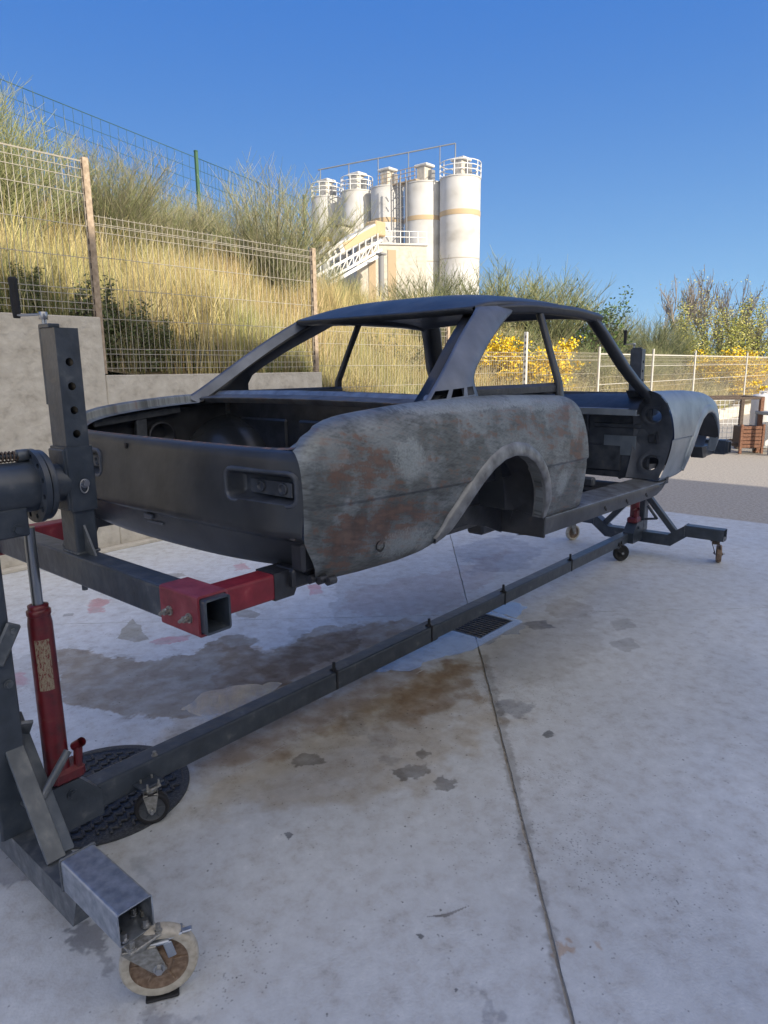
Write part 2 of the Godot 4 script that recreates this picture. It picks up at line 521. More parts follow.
# ------------------------------------------------------------------ ground
const AREA_X := -4.2
const AREA_Z := -2.48
const AREA := 8.0
const STAINS := [
	[[-4.26, -0.30, -3.40, 0.06, -4.22, 1.54, -3.42, 2.96, -1.82, 1.62, -0.57, 0.36, -1.06, 0.44, -0.91, 0.33, -0.83, 0.07, -0.98, 0.06, -1.06, 0.19, -1.20, 0.11, -1.16, -0.25, -1.27, -0.45, -1.45, -0.55, -1.64, -0.56, -1.84, -0.69, -1.98, -1.10], [1.3, 1.3, 1.3], 0.05, 0.03],
	[[-1.80, -1.16, -1.23, -1.01, -1.02, -0.94, -0.71, -0.83, -0.55, -0.73, -0.45, -0.61, -0.41, -0.90, -0.38, -1.08, -0.80, -1.51], [1.22, 1.22, 1.22], 0.05, 0.05],
	[[-1.86, -0.71, -1.64, -0.56, -1.45, -0.55, -1.27, -0.45, -1.16, -0.25, -1.23, 0.09, -1.06, 0.19, -0.94, 0.04, -0.82, 0.06, -0.83, 0.27, -0.89, 0.53, -0.73, 0.75, -0.45, 0.45, -0.46, 0.14, -0.38, -0.42, -0.53, -0.71, -0.71, -0.83, -1.02, -0.94, -1.14, -0.99], [0.60, 0.52, 0.43], 0.02, 0.02],
	[[-1.16, -0.02, -0.77, 0.17, -0.76, 0.66, -0.51, 0.95, -0.28, 1.00, -0.14, 0.42, -0.18, 0.05, -0.37, -0.45, -0.43, -0.56], [0.76, 0.65, 0.55], 0.05, 0.06],
	[[-0.21, -0.10, -0.18, 0.28, 0.01, 0.45, 0.13, 0.75, 0.39, 0.52, 0.40, 0.07, 0.30, -0.11, 0.08, -0.14, 0.04, -0.69, -0.15, -0.93, -0.38, -0.77, -0.24, -0.55], [0.66, 0.57, 0.48], 0.08, 0.12],
	[[-0.03, 0.18, 0.06, 0.34, 0.11, 0.62, 0.20, 0.66, 0.23, 0.38, 0.34, 0.02, 0.21, 0.02], [0.84, 0.74, 0.64], 0.05, 0.05],
	[[-0.47, -0.95, -0.50, -0.32, -0.12, 0.03, 0.17, 0.71, 0.61, 0.22, 0.70, -0.37, 0.49, -0.67, 0.19, -0.96, -0.12, -1.05], [0.8, 0.72, 0.62], 0.12, 0.22],
	[[-0.82, 0.32, -0.66, 0.89, -0.15, 0.86, -0.09, 0.40, -0.28, 0.04, -0.39, -0.41, -0.60, -0.37], [0.74, 0.66, 0.57], 0.06, 0.08],
	[[0.07, -0.25, -0.01, -0.13, 0.11, -0.12, 0.22, -0.23, 0.23, -0.30, 0.17, -0.31], [0.78, 0.78, 0.8], 0.015, 0.02],
	[[0.24, -0.25, 0.28, -0.15, 0.40, -0.21, 0.38, -0.30], [0.86, 0.87, 0.9], 0.015, 0.02],
	[[0.13, -0.61, 0.14, -0.54, 0.27, -0.52, 0.25, -0.57, 0.20, -0.62], [0.36, 0.35, 0.34], 0.012, 0.008],
	[[0.52, -0.40, 0.55, -0.34, 0.59, -0.25, 0.64, -0.29, 0.64, -0.37, 0.60, -0.42, 0.55, -0.43], [0.38, 0.37, 0.36], 0.012, 0.008],
	[[0.50, -0.23, 0.51, -0.18, 0.56, -0.18, 0.56, -0.24], [0.42, 0.41, 0.40], 0.01, 0.008],
	[[0.69, -0.34, 0.70, -0.28, 0.77, -0.29, 0.78, -0.36, 0.74, -0.39], [0.40, 0.39, 0.38], 0.012, 0.008],
	[[0.42, -0.37, 0.43, -0.32, 0.50, -0.30, 0.49, -0.37], [0.72, 0.72, 0.73], 0.012, 0.02],
	[[0.08, 1.41, 0.17, 1.57, 0.29, 1.48, 0.21, 1.36], [0.45, 0.46, 0.5], 0.01, 0.01],
	[[0.51, 1.82, 0.59, 1.93, 0.68, 1.82, 0.62, 1.67], [0.74, 0.73, 0.72], 0.01, 0.012],
	[[0.65, 1.44, 0.72, 1.62, 0.82, 1.51, 0.78, 1.39], [0.72, 0.71, 0.7], 0.01, 0.012],
	[[0.02, 1.84, 0.08, 2.09, 0.30, 2.00, 0.37, 1.77, 0.20, 1.63], [0.8, 0.77, 0.74], 0.02, 0.02],
	[[0.10, 0.98, 0.12, 1.40, 0.38, 1.83, 0.65, 1.42, 0.64, 0.83, 0.50, 0.57, 0.37, 0.60], [0.84, 0.82, 0.8], 0.06, 0.1],
	[[0.52, 0.41, 0.59, 0.51, 0.71, 0.47, 0.67, 0.29, 0.61, 0.27], [0.55, 0.55, 0.57], 0.05, 0.03],
	[[0.84, 0.26, 0.87, 0.32, 0.91, 0.30, 0.88, 0.25], [0.3, 0.3, 0.3], 0.01, 0.006],
	[[-1.29, 1.35, -1.13, 1.61, -0.98, 2.17, -0.95, 3.05, -0.52, 1.96, -0.44, 1.21, -0.65, 0.94, -0.98, 0.88], [0.86, 0.78, 0.76], 0.06, 0.06],
	[[-1.34, 2.68, -1.25, 3.46, -0.69, 3.19, -0.49, 2.40, -0.79, 2.16], [0.7, 0.72, 0.78], 0.06, 0.06],
	[[-2.52, -0.18, -2.55, -0.06, -2.45, -0.04, -2.25, -0.19, -2.30, -0.26], [0.86, 0.52, 0.53], 0.02, 0.025],
	[[-1.51, -0.28, -1.49, -0.18, -1.42, -0.06, -1.36, -0.12, -1.43, -0.27], [0.9, 0.55, 0.58], 0.012, 0.012],
	[[-1.71, -1.01, -1.67, -0.95, -1.49, -1.00, -1.53, -1.07], [0.95, 0.62, 0.66], 0.02, 0.03],
	[[-2.49, 1.09, -2.46, 1.20, -2.30, 1.12, -2.31, 1.00], [0.86, 0.58, 0.6], 0.012, 0.012],
	[[-1.57, 1.10, -1.54, 1.19, -1.34, 1.03, -1.38, 0.94], [0.9, 0.55, 0.58], 0.012, 0.012],
	[[-1.72, -0.37, -1.84, -0.28, -1.91, -0.20, -1.97, -0.13, -1.87, -0.17, -1.81, -0.17, -1.69, -0.23, -1.55, -0.26, -1.58, -0.35], [0.56, 0.53, 0.46], 0.006, 0.004],
	[[-1.55, 0.38, -1.53, 0.47, -1.38, 0.48, -1.34, 0.38, -1.43, 0.34], [0.62, 0.58, 0.52], 0.01, 0.006],
	[[-2.78, 0.52, -2.64, 0.70, -2.53, 0.67, -2.60, 0.48], [0.62, 0.6, 0.57], 0.012, 0.01],
	[[-2.43, -0.39, -2.39, -0.34, -2.34, -0.37, -2.38, -0.41], [0.5, 0.5, 0.5], 0.006, 0.005],
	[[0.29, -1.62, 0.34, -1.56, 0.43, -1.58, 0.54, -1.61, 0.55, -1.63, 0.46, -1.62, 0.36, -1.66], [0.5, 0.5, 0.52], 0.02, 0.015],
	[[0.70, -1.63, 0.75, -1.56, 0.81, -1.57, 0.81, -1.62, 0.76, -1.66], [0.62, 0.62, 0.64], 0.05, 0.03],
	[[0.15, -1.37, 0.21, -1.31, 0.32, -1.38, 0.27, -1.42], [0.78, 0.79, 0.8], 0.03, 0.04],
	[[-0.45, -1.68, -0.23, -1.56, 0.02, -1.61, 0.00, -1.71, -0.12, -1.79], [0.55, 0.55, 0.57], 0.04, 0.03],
	[[0.47, -0.94, 0.48, -0.92, 0.50, -0.92, 0.51, -0.95], [0.25, 0.26, 0.28], 0.002, 0.003],
	[[1.30, -1.07, 1.30, -1.06, 1.31, -1.06, 1.31, -1.08], [0.25, 0.26, 0.28], 0.002, 0.003],
	[[1.11, -0.99, 1.12, -0.98, 1.13, -0.98, 1.13, -1.00], [0.3, 0.3, 0.3], 0.002, 0.003],
	[[1.09, -0.92, 1.13, -0.87, 1.17, -0.79, 1.14, -0.88], [0.4, 0.38, 0.36], 0, 0.003],
	[[1.43, -0.77, 1.45, -0.74, 1.48, -0.76, 1.46, -0.80], [0.85, 0.66, 0.52], 0.02, 0.012],
	[[1.51, -0.67, 1.54, -0.66, 1.54, -0.69], [0.85, 0.7, 0.58], 0.01, 0.01],
	[[1.35, -1.03, 1.36, -1.00, 1.42, -1.05, 1.42, -1.10], [0.7, 0.7, 0.72], 0.03, 0.02],
	[[0.15, 0.82, 0.19, 0.85, 0.77, 0.13, 1.33, -0.63, 1.59, -0.96, 1.57, -0.97, 1.31, -0.65, 0.73, 0.09], [0.62, 0.6, 0.58], 0.012, 0.02],
]


func stain_map() -> ImageTexture:
	var side := 2048
	var im := noise(5, 0.003, 6).get_image(side, side)
	im.convert(Image.FORMAT_RGB8)
	im.adjust_bcs(1.0, 0.30, 1.0)
	var d := im.get_data()
	var n1 := noise(21, 4.0, 4)
	var n2 := noise(22, 4.0, 4)
	var n3 := noise(23, 9.0, 4)
	var n5 := noise(24, 30.0, 3)
	var px := AREA / side
	# the base: even grey round 0.70 with slow drifts; bytes are sRGB, worked in linear factors
	var lut := PackedFloat32Array()
	for b in 256:
		lut.append(0.79 + (b - 128) / 128.0 * 0.30)
	var f := PackedFloat32Array()
	f.resize(side * side * 3)
	for k in side * side:
		var t := lut[d[k * 3]]
		f[k * 3] = t * 1.0
		f[k * 3 + 1] = t * 1.0
		f[k * 3 + 2] = t * 0.99
	for s in STAINS:
		var poly := PackedVector2Array()
		for k in range(0, s[0].size(), 2):
			poly.append(Vector2(s[0][k], s[0][k + 1]))
		var warp: float = s[2]
		var soft: float = s[3]
		var lo := poly[0]
		var hi := poly[0]
		for p in poly:
			lo = lo.min(p)
			hi = hi.max(p)
		var pad := warp * 2.0 + soft * 2.0 + 0.01
		for y in range(maxi(0, int((lo.y - pad - AREA_Z) / px)), mini(side, int((hi.y + pad - AREA_Z) / px) + 1)):
			for x in range(maxi(0, int((lo.x - pad - AREA_X) / px)), mini(side, int((hi.x + pad - AREA_X) / px) + 1)):
				var p := Vector2(AREA_X + (x + 0.5) * px, AREA_Z + (y + 0.5) * px)
				var q := p + Vector2(n1.get_noise_2dv(p), n2.get_noise_2dv(p)) * warp * 2.0 + Vector2(n3.get_noise_2dv(p), n3.get_noise_2dv(p + Vector2(9, 4))) * clampf(warp * 1.6, 0.0, 0.05) + Vector2(n5.get_noise_2dv(p), n5.get_noise_2dv(p + Vector2(5, 8))) * clampf(warp, 0.0, 0.02)
				var inside := Geometry2D.is_point_in_polygon(q, poly)
				var w := 1.0 if inside else 0.0
				if soft > 0.004:
					var near := 9.0
					for k in poly.size():
						near = minf(near, Geometry2D.get_closest_point_to_segment(q, poly[k], poly[(k + 1) % poly.size()]).distance_squared_to(q))
					near = sqrt(near)
					w = clampf(0.5 + (near if inside else -near) / soft, 0.0, 1.0)
					w = w * w * (3.0 - 2.0 * w)
				if w <= 0.0:
					continue
				w *= clampf(0.85 + n3.get_noise_2dv(p * 0.7) * 0.5, 0.0, 1.0)
				var i := (y * side + x) * 3
				for c in 3:
					f[i + c] *= lerpf(1.0, s[1][c], w)
	# drifts of fine black grit
	rng.seed = 98
	for q in [[1.35, -0.35, 0.22, 0.10, 700], [1.05, -0.05, 0.12, 0.06, 260], [0.62, 0.62, 0.25, 0.12, 420], [0.45, 0.42, 0.14, 0.08, 260], [0.1, -0.25, 0.35, 0.25, 500], [-0.25, -0.75, 0.3, 0.2, 300], [0.75, -1.45, 0.10, 0.10, 260], [1.7, 0.3, 0.5, 0.4, 500], [-1.3, -1.1, 0.4, 0.25, 350], [0.9, -0.75, 0.4, 0.3, 400]]:
		for k in q[4]:
			var X: float = q[0] + rng.randfn() * q[2]
			var Z: float = q[1] + rng.randfn() * q[3]
			var gx := int((X - AREA_X) / px)
			var gy := int((Z - AREA_Z) / px)
			if gx > 1 and gy > 1 and gx < side - 2 and gy < side - 2 and n5.get_noise_2d(X * 0.3, Z * 0.3) > -0.1:
				var t := rng.randf_range(0.35, 0.8)
				var i := (gy * side + gx) * 3
				for c in 3:
					f[i + c] *= t
	# flecks of dirt and chips
	rng.seed = 99
	for k in 5200:
		var x := rng.randi_range(2, side - 3)
		var y := rng.randi_range(2, side - 3)
		if n1.get_noise_2d(x * px * 0.3, y * px * 0.3) < -0.05 and rng.randf() < 0.8:
			continue
		var t := rng.randf_range(0.35, 0.85)
		for j in rng.randi_range(1, 4):
			var i := ((y + rng.randi_range(0, 1)) * side + x + rng.randi_range(0, 1)) * 3
			for c in 3:
				f[i + c] *= t
	var out := PackedByteArray()
	out.resize(side * side * 3)
	var to_byte := PackedByteArray()
	for k in 1025:
		to_byte.append(int(clampf(Color(k / 1024.0, 0, 0).linear_to_srgb().r, 0, 1) * 255.0))
	for k in out.size():
		out[k] = to_byte[int(clampf(f[k], 0.0, 1.0) * 1024.0)]
	return ImageTexture.create_from_image(Image.create_from_data(side, side, false, Image.FORMAT_RGB8, out))


func slab_mesh(polys: Array) -> ArrayMesh:
	var b := MB.new()
	b.use_uv2 = true
	for poly in polys:
		var ti := Geometry2D.triangulate_polygon(poly)
		var first := b.v.size()
		for p in poly:
			b.pt(V(p.x, 0.0, p.y), Vector2(p.x, p.y) / 1.6, Vector2((p.x - AREA_X) / AREA, (p.y - AREA_Z) / AREA))
		for k in range(0, ti.size(), 3):
			var a: Vector2 = poly[ti[k]]
			var c: Vector2 = poly[ti[k + 1]]
			var e: Vector2 = poly[ti[k + 2]]
			if (c - a).cross(e - a) > 0:
				b.tri(first + ti[k], first + ti[k + 2], first + ti[k + 1])
			else:
				b.tri(first + ti[k], first + ti[k + 1], first + ti[k + 2])
		# edges going down into the joint, slightly broken
		var n: int = poly.size()
		for k in n:
			var p: Vector2 = poly[k]
			var q: Vector2 = poly[(k + 1) % n]
			b.quad(V(p.x, 0, p.y), V(q.x, 0, q.y), V(q.x, -0.03, q.y), V(p.x, -0.03, p.y))
	return b.mesh()


func half(poly: PackedVector2Array, at: Vector2, normal: Vector2) -> PackedVector2Array:    # what lies on the side the normal points to
	var t := normal.orthogonal()
	var big := PackedVector2Array([at + t * 60, at - t * 60, at - t * 60 + normal * 60, at + t * 60 + normal * 60])
	var got := Geometry2D.intersect_polygons(poly, big)
	return got[0] if got.size() else PackedVector2Array()


func ragged(poly: PackedVector2Array, seed_: int) -> PackedVector2Array:     # points every 6 cm along long edges, pushed a few millimetres
	var n := noise(seed_, 9.0, 2)
	var out := PackedVector2Array()
	for k in poly.size():
		var p := poly[k]
		var q := poly[(k + 1) % poly.size()]
		var steps := maxi(1, int(p.distance_to(q) / 0.06))
		for i in steps:
			var x := p.lerp(q, float(i) / steps)
			var o := (q - p).orthogonal().normalized()
			out.append(x + (o * n.get_noise_2dv(x) * 0.005 if i > 0 else Vector2.ZERO))
	return out


func build_ground() -> void:
	var b := MB.new()
	b.quad(V(-400, -0.012, -400), V(-400, -0.012, 600), V(500, -0.012, 600), V(500, -0.012, -400))
	structure("ground", b, M.asphalt, "pale dusty asphalt yard running out beyond the concrete", "ground")
	# concrete yard: slabs with open joints
	var fine := mat("concrete", Color.WHITE, 0.72)
	fine.albedo_texture = ramp_tex(3, 0.014, [[0.0, 0.46, 0.46, 0.45], [0.25, 0.62, 0.625, 0.62], [0.5, 0.68, 0.705, 0.715], [0.75, 0.73, 0.755, 0.765], [1.0, 0.84, 0.85, 0.85]], 9, 1024)
	fine.albedo_texture.noise.fractal_gain = 0.72
	fine.normal_enabled = true
	fine.normal_texture = bump_tex(4, 0.12, 5.0, 3, 1024)
	fine.normal_scale = 0.14
	fine.roughness_texture = ramp_tex(6, 0.012, [[0.0, 0.62], [0.5, 0.85], [1.0, 1.0]], 3, 256)
	fine.detail_enabled = true
	fine.detail_uv_layer = BaseMaterial3D.DETAIL_UV_2
	fine.detail_blend_mode = BaseMaterial3D.BLEND_MODE_MUL
	fine.detail_albedo = stain_map()
	var yard := thing("concrete_yard", "pale stained concrete yard under the car and its frame", "ground", Vector3.ZERO, 0.0, "", "structure")
	b = MB.new()
	b.box(V(0.0, -0.06, 1.52), Vector3(7.6, 0.05, 8.0), 0.0)
	obj("joint_filler", b, mat("joint_dirt", lin(0.022, 0.021, 0.020), 1.0), yard)
	var area := PackedVector2Array([Vector2(-3.78, -2.48), Vector2(3.8, -2.48), Vector2(3.8, 5.52), Vector2(-3.78, 5.52)])
	var fwd := Vector2(-0.678, 0.735)      # the joints run along and across the workshop's drive, not along the car
	var rgt := Vector2(0.781, 0.625)
	var j1 := Vector2(0.15, 0.835)
	var j2 := Vector2(-0.243, 1.36)
	var hole := [-0.265, 0.025, 1.03, 1.42]     # the drain
	var num := 0
	for s1 in [-1, 1]:
		for s2 in [-1, 1]:
			var g := 0.006 if s2 < 0 else 0.004
			var p := half(half(area, j1 + rgt * s1 * g, rgt * s1), j2 + fwd * s2 * 0.0025, fwd * s2)
			var pieces := []
			pieces.append(half(p, Vector2(hole[0], 0), Vector2(-1, 0)))
			pieces.append(half(p, Vector2(hole[1], 0), Vector2(1, 0)))
			var strip := half(half(p, Vector2(hole[0], 0), Vector2(1, 0)), Vector2(hole[1], 0), Vector2(-1, 0))
			if strip.size():
				pieces.append(half(strip, Vector2(0, hole[2]), Vector2(0, -1)))
				pieces.append(half(strip, Vector2(0, hole[3]), Vector2(0, 1)))
			var list := []
			for q in pieces:
				if q.size() > 2:
					list.append(ragged(q, 30 + num))
			obj("slab", slab_mesh(list), fine, yard)
			num += 1
	# plain slabs round the outside of the picture
	var plain := grained("concrete_plain", 8, 0.02, [[0.0, 0.30, 0.30, 0.29], [0.5, 0.40, 0.395, 0.385], [1.0, 0.48, 0.475, 0.46]], 0.8, 0.0, 0.6, 0.3)
	b = MB.new()
	b.box(V(4.1, -0.05, -6.68), Vector3(15.76, 0.1, 8.38), 0.004)
	obj("slab", b, plain, yard)
	b = MB.new()
	b.box(V(7.9, -0.05, 1.52), Vector3(8.18, 0.1, 7.98), 0.004)
	obj("slab", b, plain, yard)
	# water lying by the drain
	puddle([-0.23, 0.29, -0.27, 0.57, -0.34, 0.83, -0.34, 1.13, -0.285, 1.43, -0.14, 1.47, 0.03, 1.45, 0.1, 1.42, 0.18, 1.24, 0.13, 1.17, 0.1, 1.04, 0.1, 0.8, 0.03, 0.74, 0.0, 0.54, -0.07, 0.36, -0.15, 0.28], [-0.265, 0.025, 1.03, 1.42], "shallow sheet of water lying round the drain grate")
	puddle([-0.27, 1.54, -0.17, 1.75, -0.03, 1.68, 0.0, 1.52, -0.03, 1.48, -0.19, 1.50], [], "small patch of water just beyond the drain grate")
	puddle([-0.63, -0.65, -0.65, -0.41, -0.51, -0.2, -0.42, -0.16, -0.38, -0.42, -0.4, -0.6, -0.49, -0.65], [], "thin wet film on the brown concrete beside the long rail")
	# drain
	var dr := thing("drain_grate", "square black iron drain grate set into the wet concrete", "drain", V(-0.12, 0.0, 1.225))
	b = MB.new()
	for s in [-1, 1]:
		b.box(V(s * 0.137, -0.012, 0), Vector3(0.016, 0.024, 0.39), 0.002)
		b.box(V(0, -0.012, s * 0.187), Vector3(0.258, 0.0235, 0.016), 0.002)
	obj("frame", b, M.cast_iron, dr)
	b = MB.new()
	b.box(V(0, -0.18, 0), Vector3(0.27, 0.02, 0.37), 0.0)
	for s in [-1, 1]:
		b.box(V(s * 0.15, -0.1, 0), Vector3(0.01, 0.15, 0.39), 0.0)
		b.box(V(0, -0.1, s * 0.2), Vector3(0.29, 0.15, 0.01), 0.0)
	obj("sump", b, M.sump_concrete, dr)
	for k in 11:
		b = MB.new()
		b.box(V(0, -0.014, -0.165 + k * 0.033), Vector3(0.258, 0.02, 0.013), 0.002)
		obj("bar", b, M.cast_iron, dr)
	for k in 3:
		b = MB.new()
		b.box(V(-0.065 + k * 0.065, -0.017, 0), Vector3(0.012, 0.018, 0.358), 0.002)
		obj("cross_bar", b, M.cast_iron, dr)
	# manhole
	var mh := thing("manhole_cover", "round cast iron manhole cover with a raised tread under the rail", "manhole cover", V(-0.27, 0.0, -1.235), deg_to_rad(20))
	b = MB.new()
	b.lathe([Vector2(0.335, -0.03), Vector2(0.335, 0.008), Vector2(0.335, 0.008), Vector2(0.31, 0.010), Vector2(0.31, 0.010), Vector2(0.306, 0.003), Vector2(0.0, 0.003)], 72)
	obj("plate", b, M.cast_iron, mh)
	b = MB.new()
	var row := 0
	for zi in range(-13, 14):
		for xi in range(-7, 8):
			var turned := (xi + zi) % 2 == 0
			var at := Vector3(xi * 0.042, 0.006, zi * 0.0225 + (0.006 if turned else 0.0))
			if Vector2(at.x, at.z).length() < 0.285:
				b.box(at, Vector3(0.034, 0.008, 0.0095), 0.0025, Basis(Vector3.UP, deg_to_rad(38 if turned else -38)))
	var tread := obj("tread", b, M.cast_iron, mh)
	tread.set_meta("kind", "stuff")


func puddle(flat: Array, hole: Array, label: String) -> void:
	var n := noise(77 + flat.size(), 6.0, 3)
	var line := []
	for k in range(0, flat.size(), 2):
		line.append(Vector2(flat[k], flat[k + 1]))
	# round the outline off and make it uneven
	var poly := PackedVector2Array()
	for k in line.size():
		for i in 6:
			var t := i / 6.0
			var p0: Vector2 = line[(k - 1 + line.size()) % line.size()]
			var p1: Vector2 = line[k]
			var p2: Vector2 = line[(k + 1) % line.size()]
			var p3: Vector2 = line[(k + 2) % line.size()]
			var p := p1.cubic_interpolate(p2, p0, p3, t)
			poly.append(p + Vector2(n.get_noise_2dv(p), n.get_noise_2dv(p + Vector2(7, 3))) * 0.05)
	var parts := [poly]
	if hole.size():
		parts = []
		for q in [half(poly, Vector2(hole[0], 0), Vector2(-1, 0)), half(poly, Vector2(hole[1], 0), Vector2(1, 0))]:
			parts.append(q)
		var strip := half(half(poly, Vector2(hole[0], 0), Vector2(1, 0)), Vector2(hole[1], 0), Vector2(-1, 0))
		parts.append(half(strip, Vector2(0, hole[2]), Vector2(0, -1)))
		parts.append(half(strip, Vector2(0, hole[3]), Vector2(0, 1)))
	var b := MB.new()
	for q in parts:
		if q.size() < 3:
			continue
		var ti := Geometry2D.triangulate_polygon(q)
		for k in range(0, ti.size(), 3):
			var a: Vector2 = q[ti[k]]
			var c: Vector2 = q[ti[k + 1]]
			var e: Vector2 = q[ti[k + 2]]
			b.out_tri(V(a.x, 0.004, a.y), V(c.x, 0.004, c.y), V(e.x, 0.004, e.y), V(a.x, -1, a.y))
	structure("puddle", b, M.water, label, "puddle")


func build_workshop() -> void:
	var o := thing("workshop_building", "pale rendered gabled workshop standing beside the yard, out of the picture", "building", V(12.0, 0, -2.4))
	var poly := PackedVector2Array([Vector2(-7.33, 0), Vector2(7.33, 0), Vector2(7.33, 7.15), Vector2(0, 9.86), Vector2(-7.33, 7.15)])
	var b := MB.new()
	b.extrude(poly, Transform3D(Basis(V(0, 0, 1), Vector3.UP, Vector3.RIGHT), Vector3.ZERO), 16.0)
	obj("wall", b, M.render_wall, o)
	for s in [-1, 1]:
		b = MB.new()
		b.bar(V(8.0, 9.90, 0.0), V(8.0, 7.11, s * 7.55), 16.3, 0.07, Vector3.UP)
		obj("roof", b, M.sheet_roof, o)
	for z in [-3.6, 2.4]:
		b = MB.new()
		b.box(V(-0.02, 2.0, z), Vector3(0.08, 4.0, 4.0), 0.01)
		for k in 16:
			b.box(V(-0.07, 0.15 + k * 0.25, z), Vector3(0.03, 0.05, 3.9), 0.01)
		obj("roller_door", b, M.door_blue, o)


# ------------------------------------------------------------------ wall, fences, hill
const WALL := [[-9.0, 0.80, 2.09], [0.80, 3.49, 1.59], [3.49, 6.08, 0.90], [6.08, 8.7, 0.5], [8.7, 33.0, 0.3]]


func build_wall_and_fences() -> void:
	var w := thing("retaining_wall", "grey concrete retaining wall stepping down along the slope", "wall", V(-3.9, 0, 0))
	for s in WALL:
		var b := MB.new()
		b.box(V(0, s[2] * 0.5 - 0.05, (s[0] + s[1]) * 0.5), Vector3(0.2, s[2] + 0.1, s[1] - s[0] - 0.002), 0.008)
		obj("wall_section", b, M.wall_concrete, w)
	# a low kerb of mortar at the foot
	var k := MB.new()
	k.box(V(0.13, 0.015, 0.5), Vector3(0.06, 0.05, 9.0), 0.015)
	obj("mortar_fillet", k, M.wall_concrete, w)
	# welded mesh panels on the wall: post every 2.57 m
	var f := thing("mesh_fence", "tall welded wire mesh fence with tan slotted posts on the retaining wall", "fence", V(-3.84, 0, 0))
	var panels := [[-4.46, -1.83, 2.12, 3.36], [-1.83, 0.80, 2.12, 3.36], [0.80, 3.43, 1.62, 2.94], [3.43, 6.08, 0.94, 2.2], [6.08, 8.7, 0.55, 1.86], [8.7, 11.3, 0.5, 1.88]]
	for p in panels:
		obj("mesh_panel", mesh_panel(p[0] + 0.03, p[1] - 0.03, p[2], p[3]), M.wire_pale, f)
	for p in [[-1.83, 2.09, 3.42], [0.80, 1.60, 3.39], [3.43, 1.59, 2.97], [6.08, 0.9, 2.21], [8.36, 0.5, 2.2]]:
		var b := MB.new()
		b.box(V(0, (p[1] + p[2]) * 0.5, p[0]), Vector3(0.06, p[2] - p[1], 0.055), 0.006)
		var post := obj("post", b, M.post_tan if p[0] < 7.0 else M.post_pale, f)
		# the slots that take the mesh wires
		b = MB.new()
		var y: float = p[1] + 0.12
		while y < p[2] - 0.05:
			b.box(V(0.012, y, p[0] - 0.0275), Vector3(0.02, 0.045, 0.006), 0.001)
			y += 0.1
		obj("slot", b, M.rusty_dark, post).set_meta("kind", "stuff")
	# lower wire fence going on behind the front of the car
	var g := thing("wire_fence", "pale wire fence with thin posts at the far end of the yard", "fence", V(-3.84, 0, 0))
	var zs := [11.3, 14.3, 17.4, 22.7, 27.4, 32.2]
	for i in zs.size() - 1:
		obj("mesh_panel", mesh_panel(zs[i] + 0.03, zs[i + 1] - 0.03, 0.42, 1.88, 0.07), M.wire_pale, g)
		var b := MB.new()
		b.bar(V(0.0, 1.86, zs[i]), V(0.0, 1.86, zs[i + 1]), 0.018, 0.022)
		b.bar(V(0.0, 1.62, zs[i]), V(0.0, 1.62, zs[i + 1]), 0.012, 0.012)
		b.bar(V(0.0, 1.25, zs[i]), V(0.0, 1.25, zs[i + 1]), 0.012, 0.012)
		obj("rail", b, M.post_pale, g)
	for z in zs:
		var b := MB.new()
		b.tube([V(0.02, 0.2, z), V(0.02, 2.0, z)], 0.025, 10)
		obj("post", b, M.post_pale, g)
	# green garden fence along the top of the bank
	var h := thing("green_fence", "green wire fence with green posts along the top of the grassy bank", "fence")
	var gz := [-4.4, 0.6, 5.6, 8.2]
	for i in gz.size():
		var x := -9.0
		var top: float = 5.99 - 0.117 * gz[i]
		var b := MB.new()
		b.box(V(x, top - 0.95, gz[i]), Vector3(0.055, 2.1, 0.055), 0.006)
		b.box(V(x, top + 0.11, gz[i]), Vector3(0.062, 0.02, 0.062), 0.006)
		obj("post", b, M.post_green, h)
		if i < gz.size() - 1:
			b = MB.new()
			var top2: float = 5.99 - 0.117 * gz[i + 1]
			for k2 in 10:
				b.tube([V(x, top - k2 * 0.2, gz[i]), V(x, top2 - k2 * 0.2, gz[i + 1])], 0.004 if k2 else 0.006, 4, false)
			for k2 in range(1, 34):
				var z := lerpf(gz[i], gz[i + 1], k2 / 34.0)
				var t := lerpf(top, top2, k2 / 34.0)
				b.tube([V(x, t, z), V(x, t - 1.9, z)], 0.0035, 4, false)
			obj("mesh_panel", b, M.wire_green, h)


# vertical wires every 5.5 cm, doubled bends at the horizontal folds
func mesh_panel(z0: float, z1: float, y0: float, y1: float, step := 0.055) -> MB:
	var b := MB.new()
	var n := int((z1 - z0) / step)
	var fold := [y0 + 0.12, y1 - 0.1]
	for k in n + 1:
		var z := lerpf(z0, z1, float(k) / n)
		b.tube([V(0, y0, z), V(0, y1 + 0.012, z)], 0.0027, 4, false)
	var ys := [y0 + 0.03, y1 - 0.006]
	for q in fold:
		ys.append(q - 0.035)
		ys.append(q + 0.035)
	var y := y0 + 0.2
	while y < y1:
		ys.append(y)
		y += 0.26
	for q in ys:
		b.tube([V(0.005, q, z0), V(0.005, q, z1)], 0.003, 4, false)
	return b


func wall_top(z: float) -> float:
	return spline([[-20.0, 2.2], [0.4, 2.02], [1.1, 1.56], [3.2, 1.52], [4.0, 0.92], [5.8, 0.82], [6.6, 0.48], [9.2, 0.30], [60.0, 0.2]], z)


func hill(x: float, z: float) -> float:      # height of the bank behind the wall
	var crest := clampf(3.62 - 0.117 * (z - 1.5), 0.9, 5.0)
	var t := clampf((-4.0 - x) / 4.6, 0.0, 1.0)
	t = t * t * (3.0 - 2.0 * t) * 0.55 + t * 0.45
	var y := lerpf(wall_top(z), crest, t)
	if x < -9.5:
		y += (x + 9.5) * -0.012
	return y + bank_noise.get_noise_2d(x, z) * 0.22 * clampf((-4.2 - x) / 1.5, 0.0, 1.0)


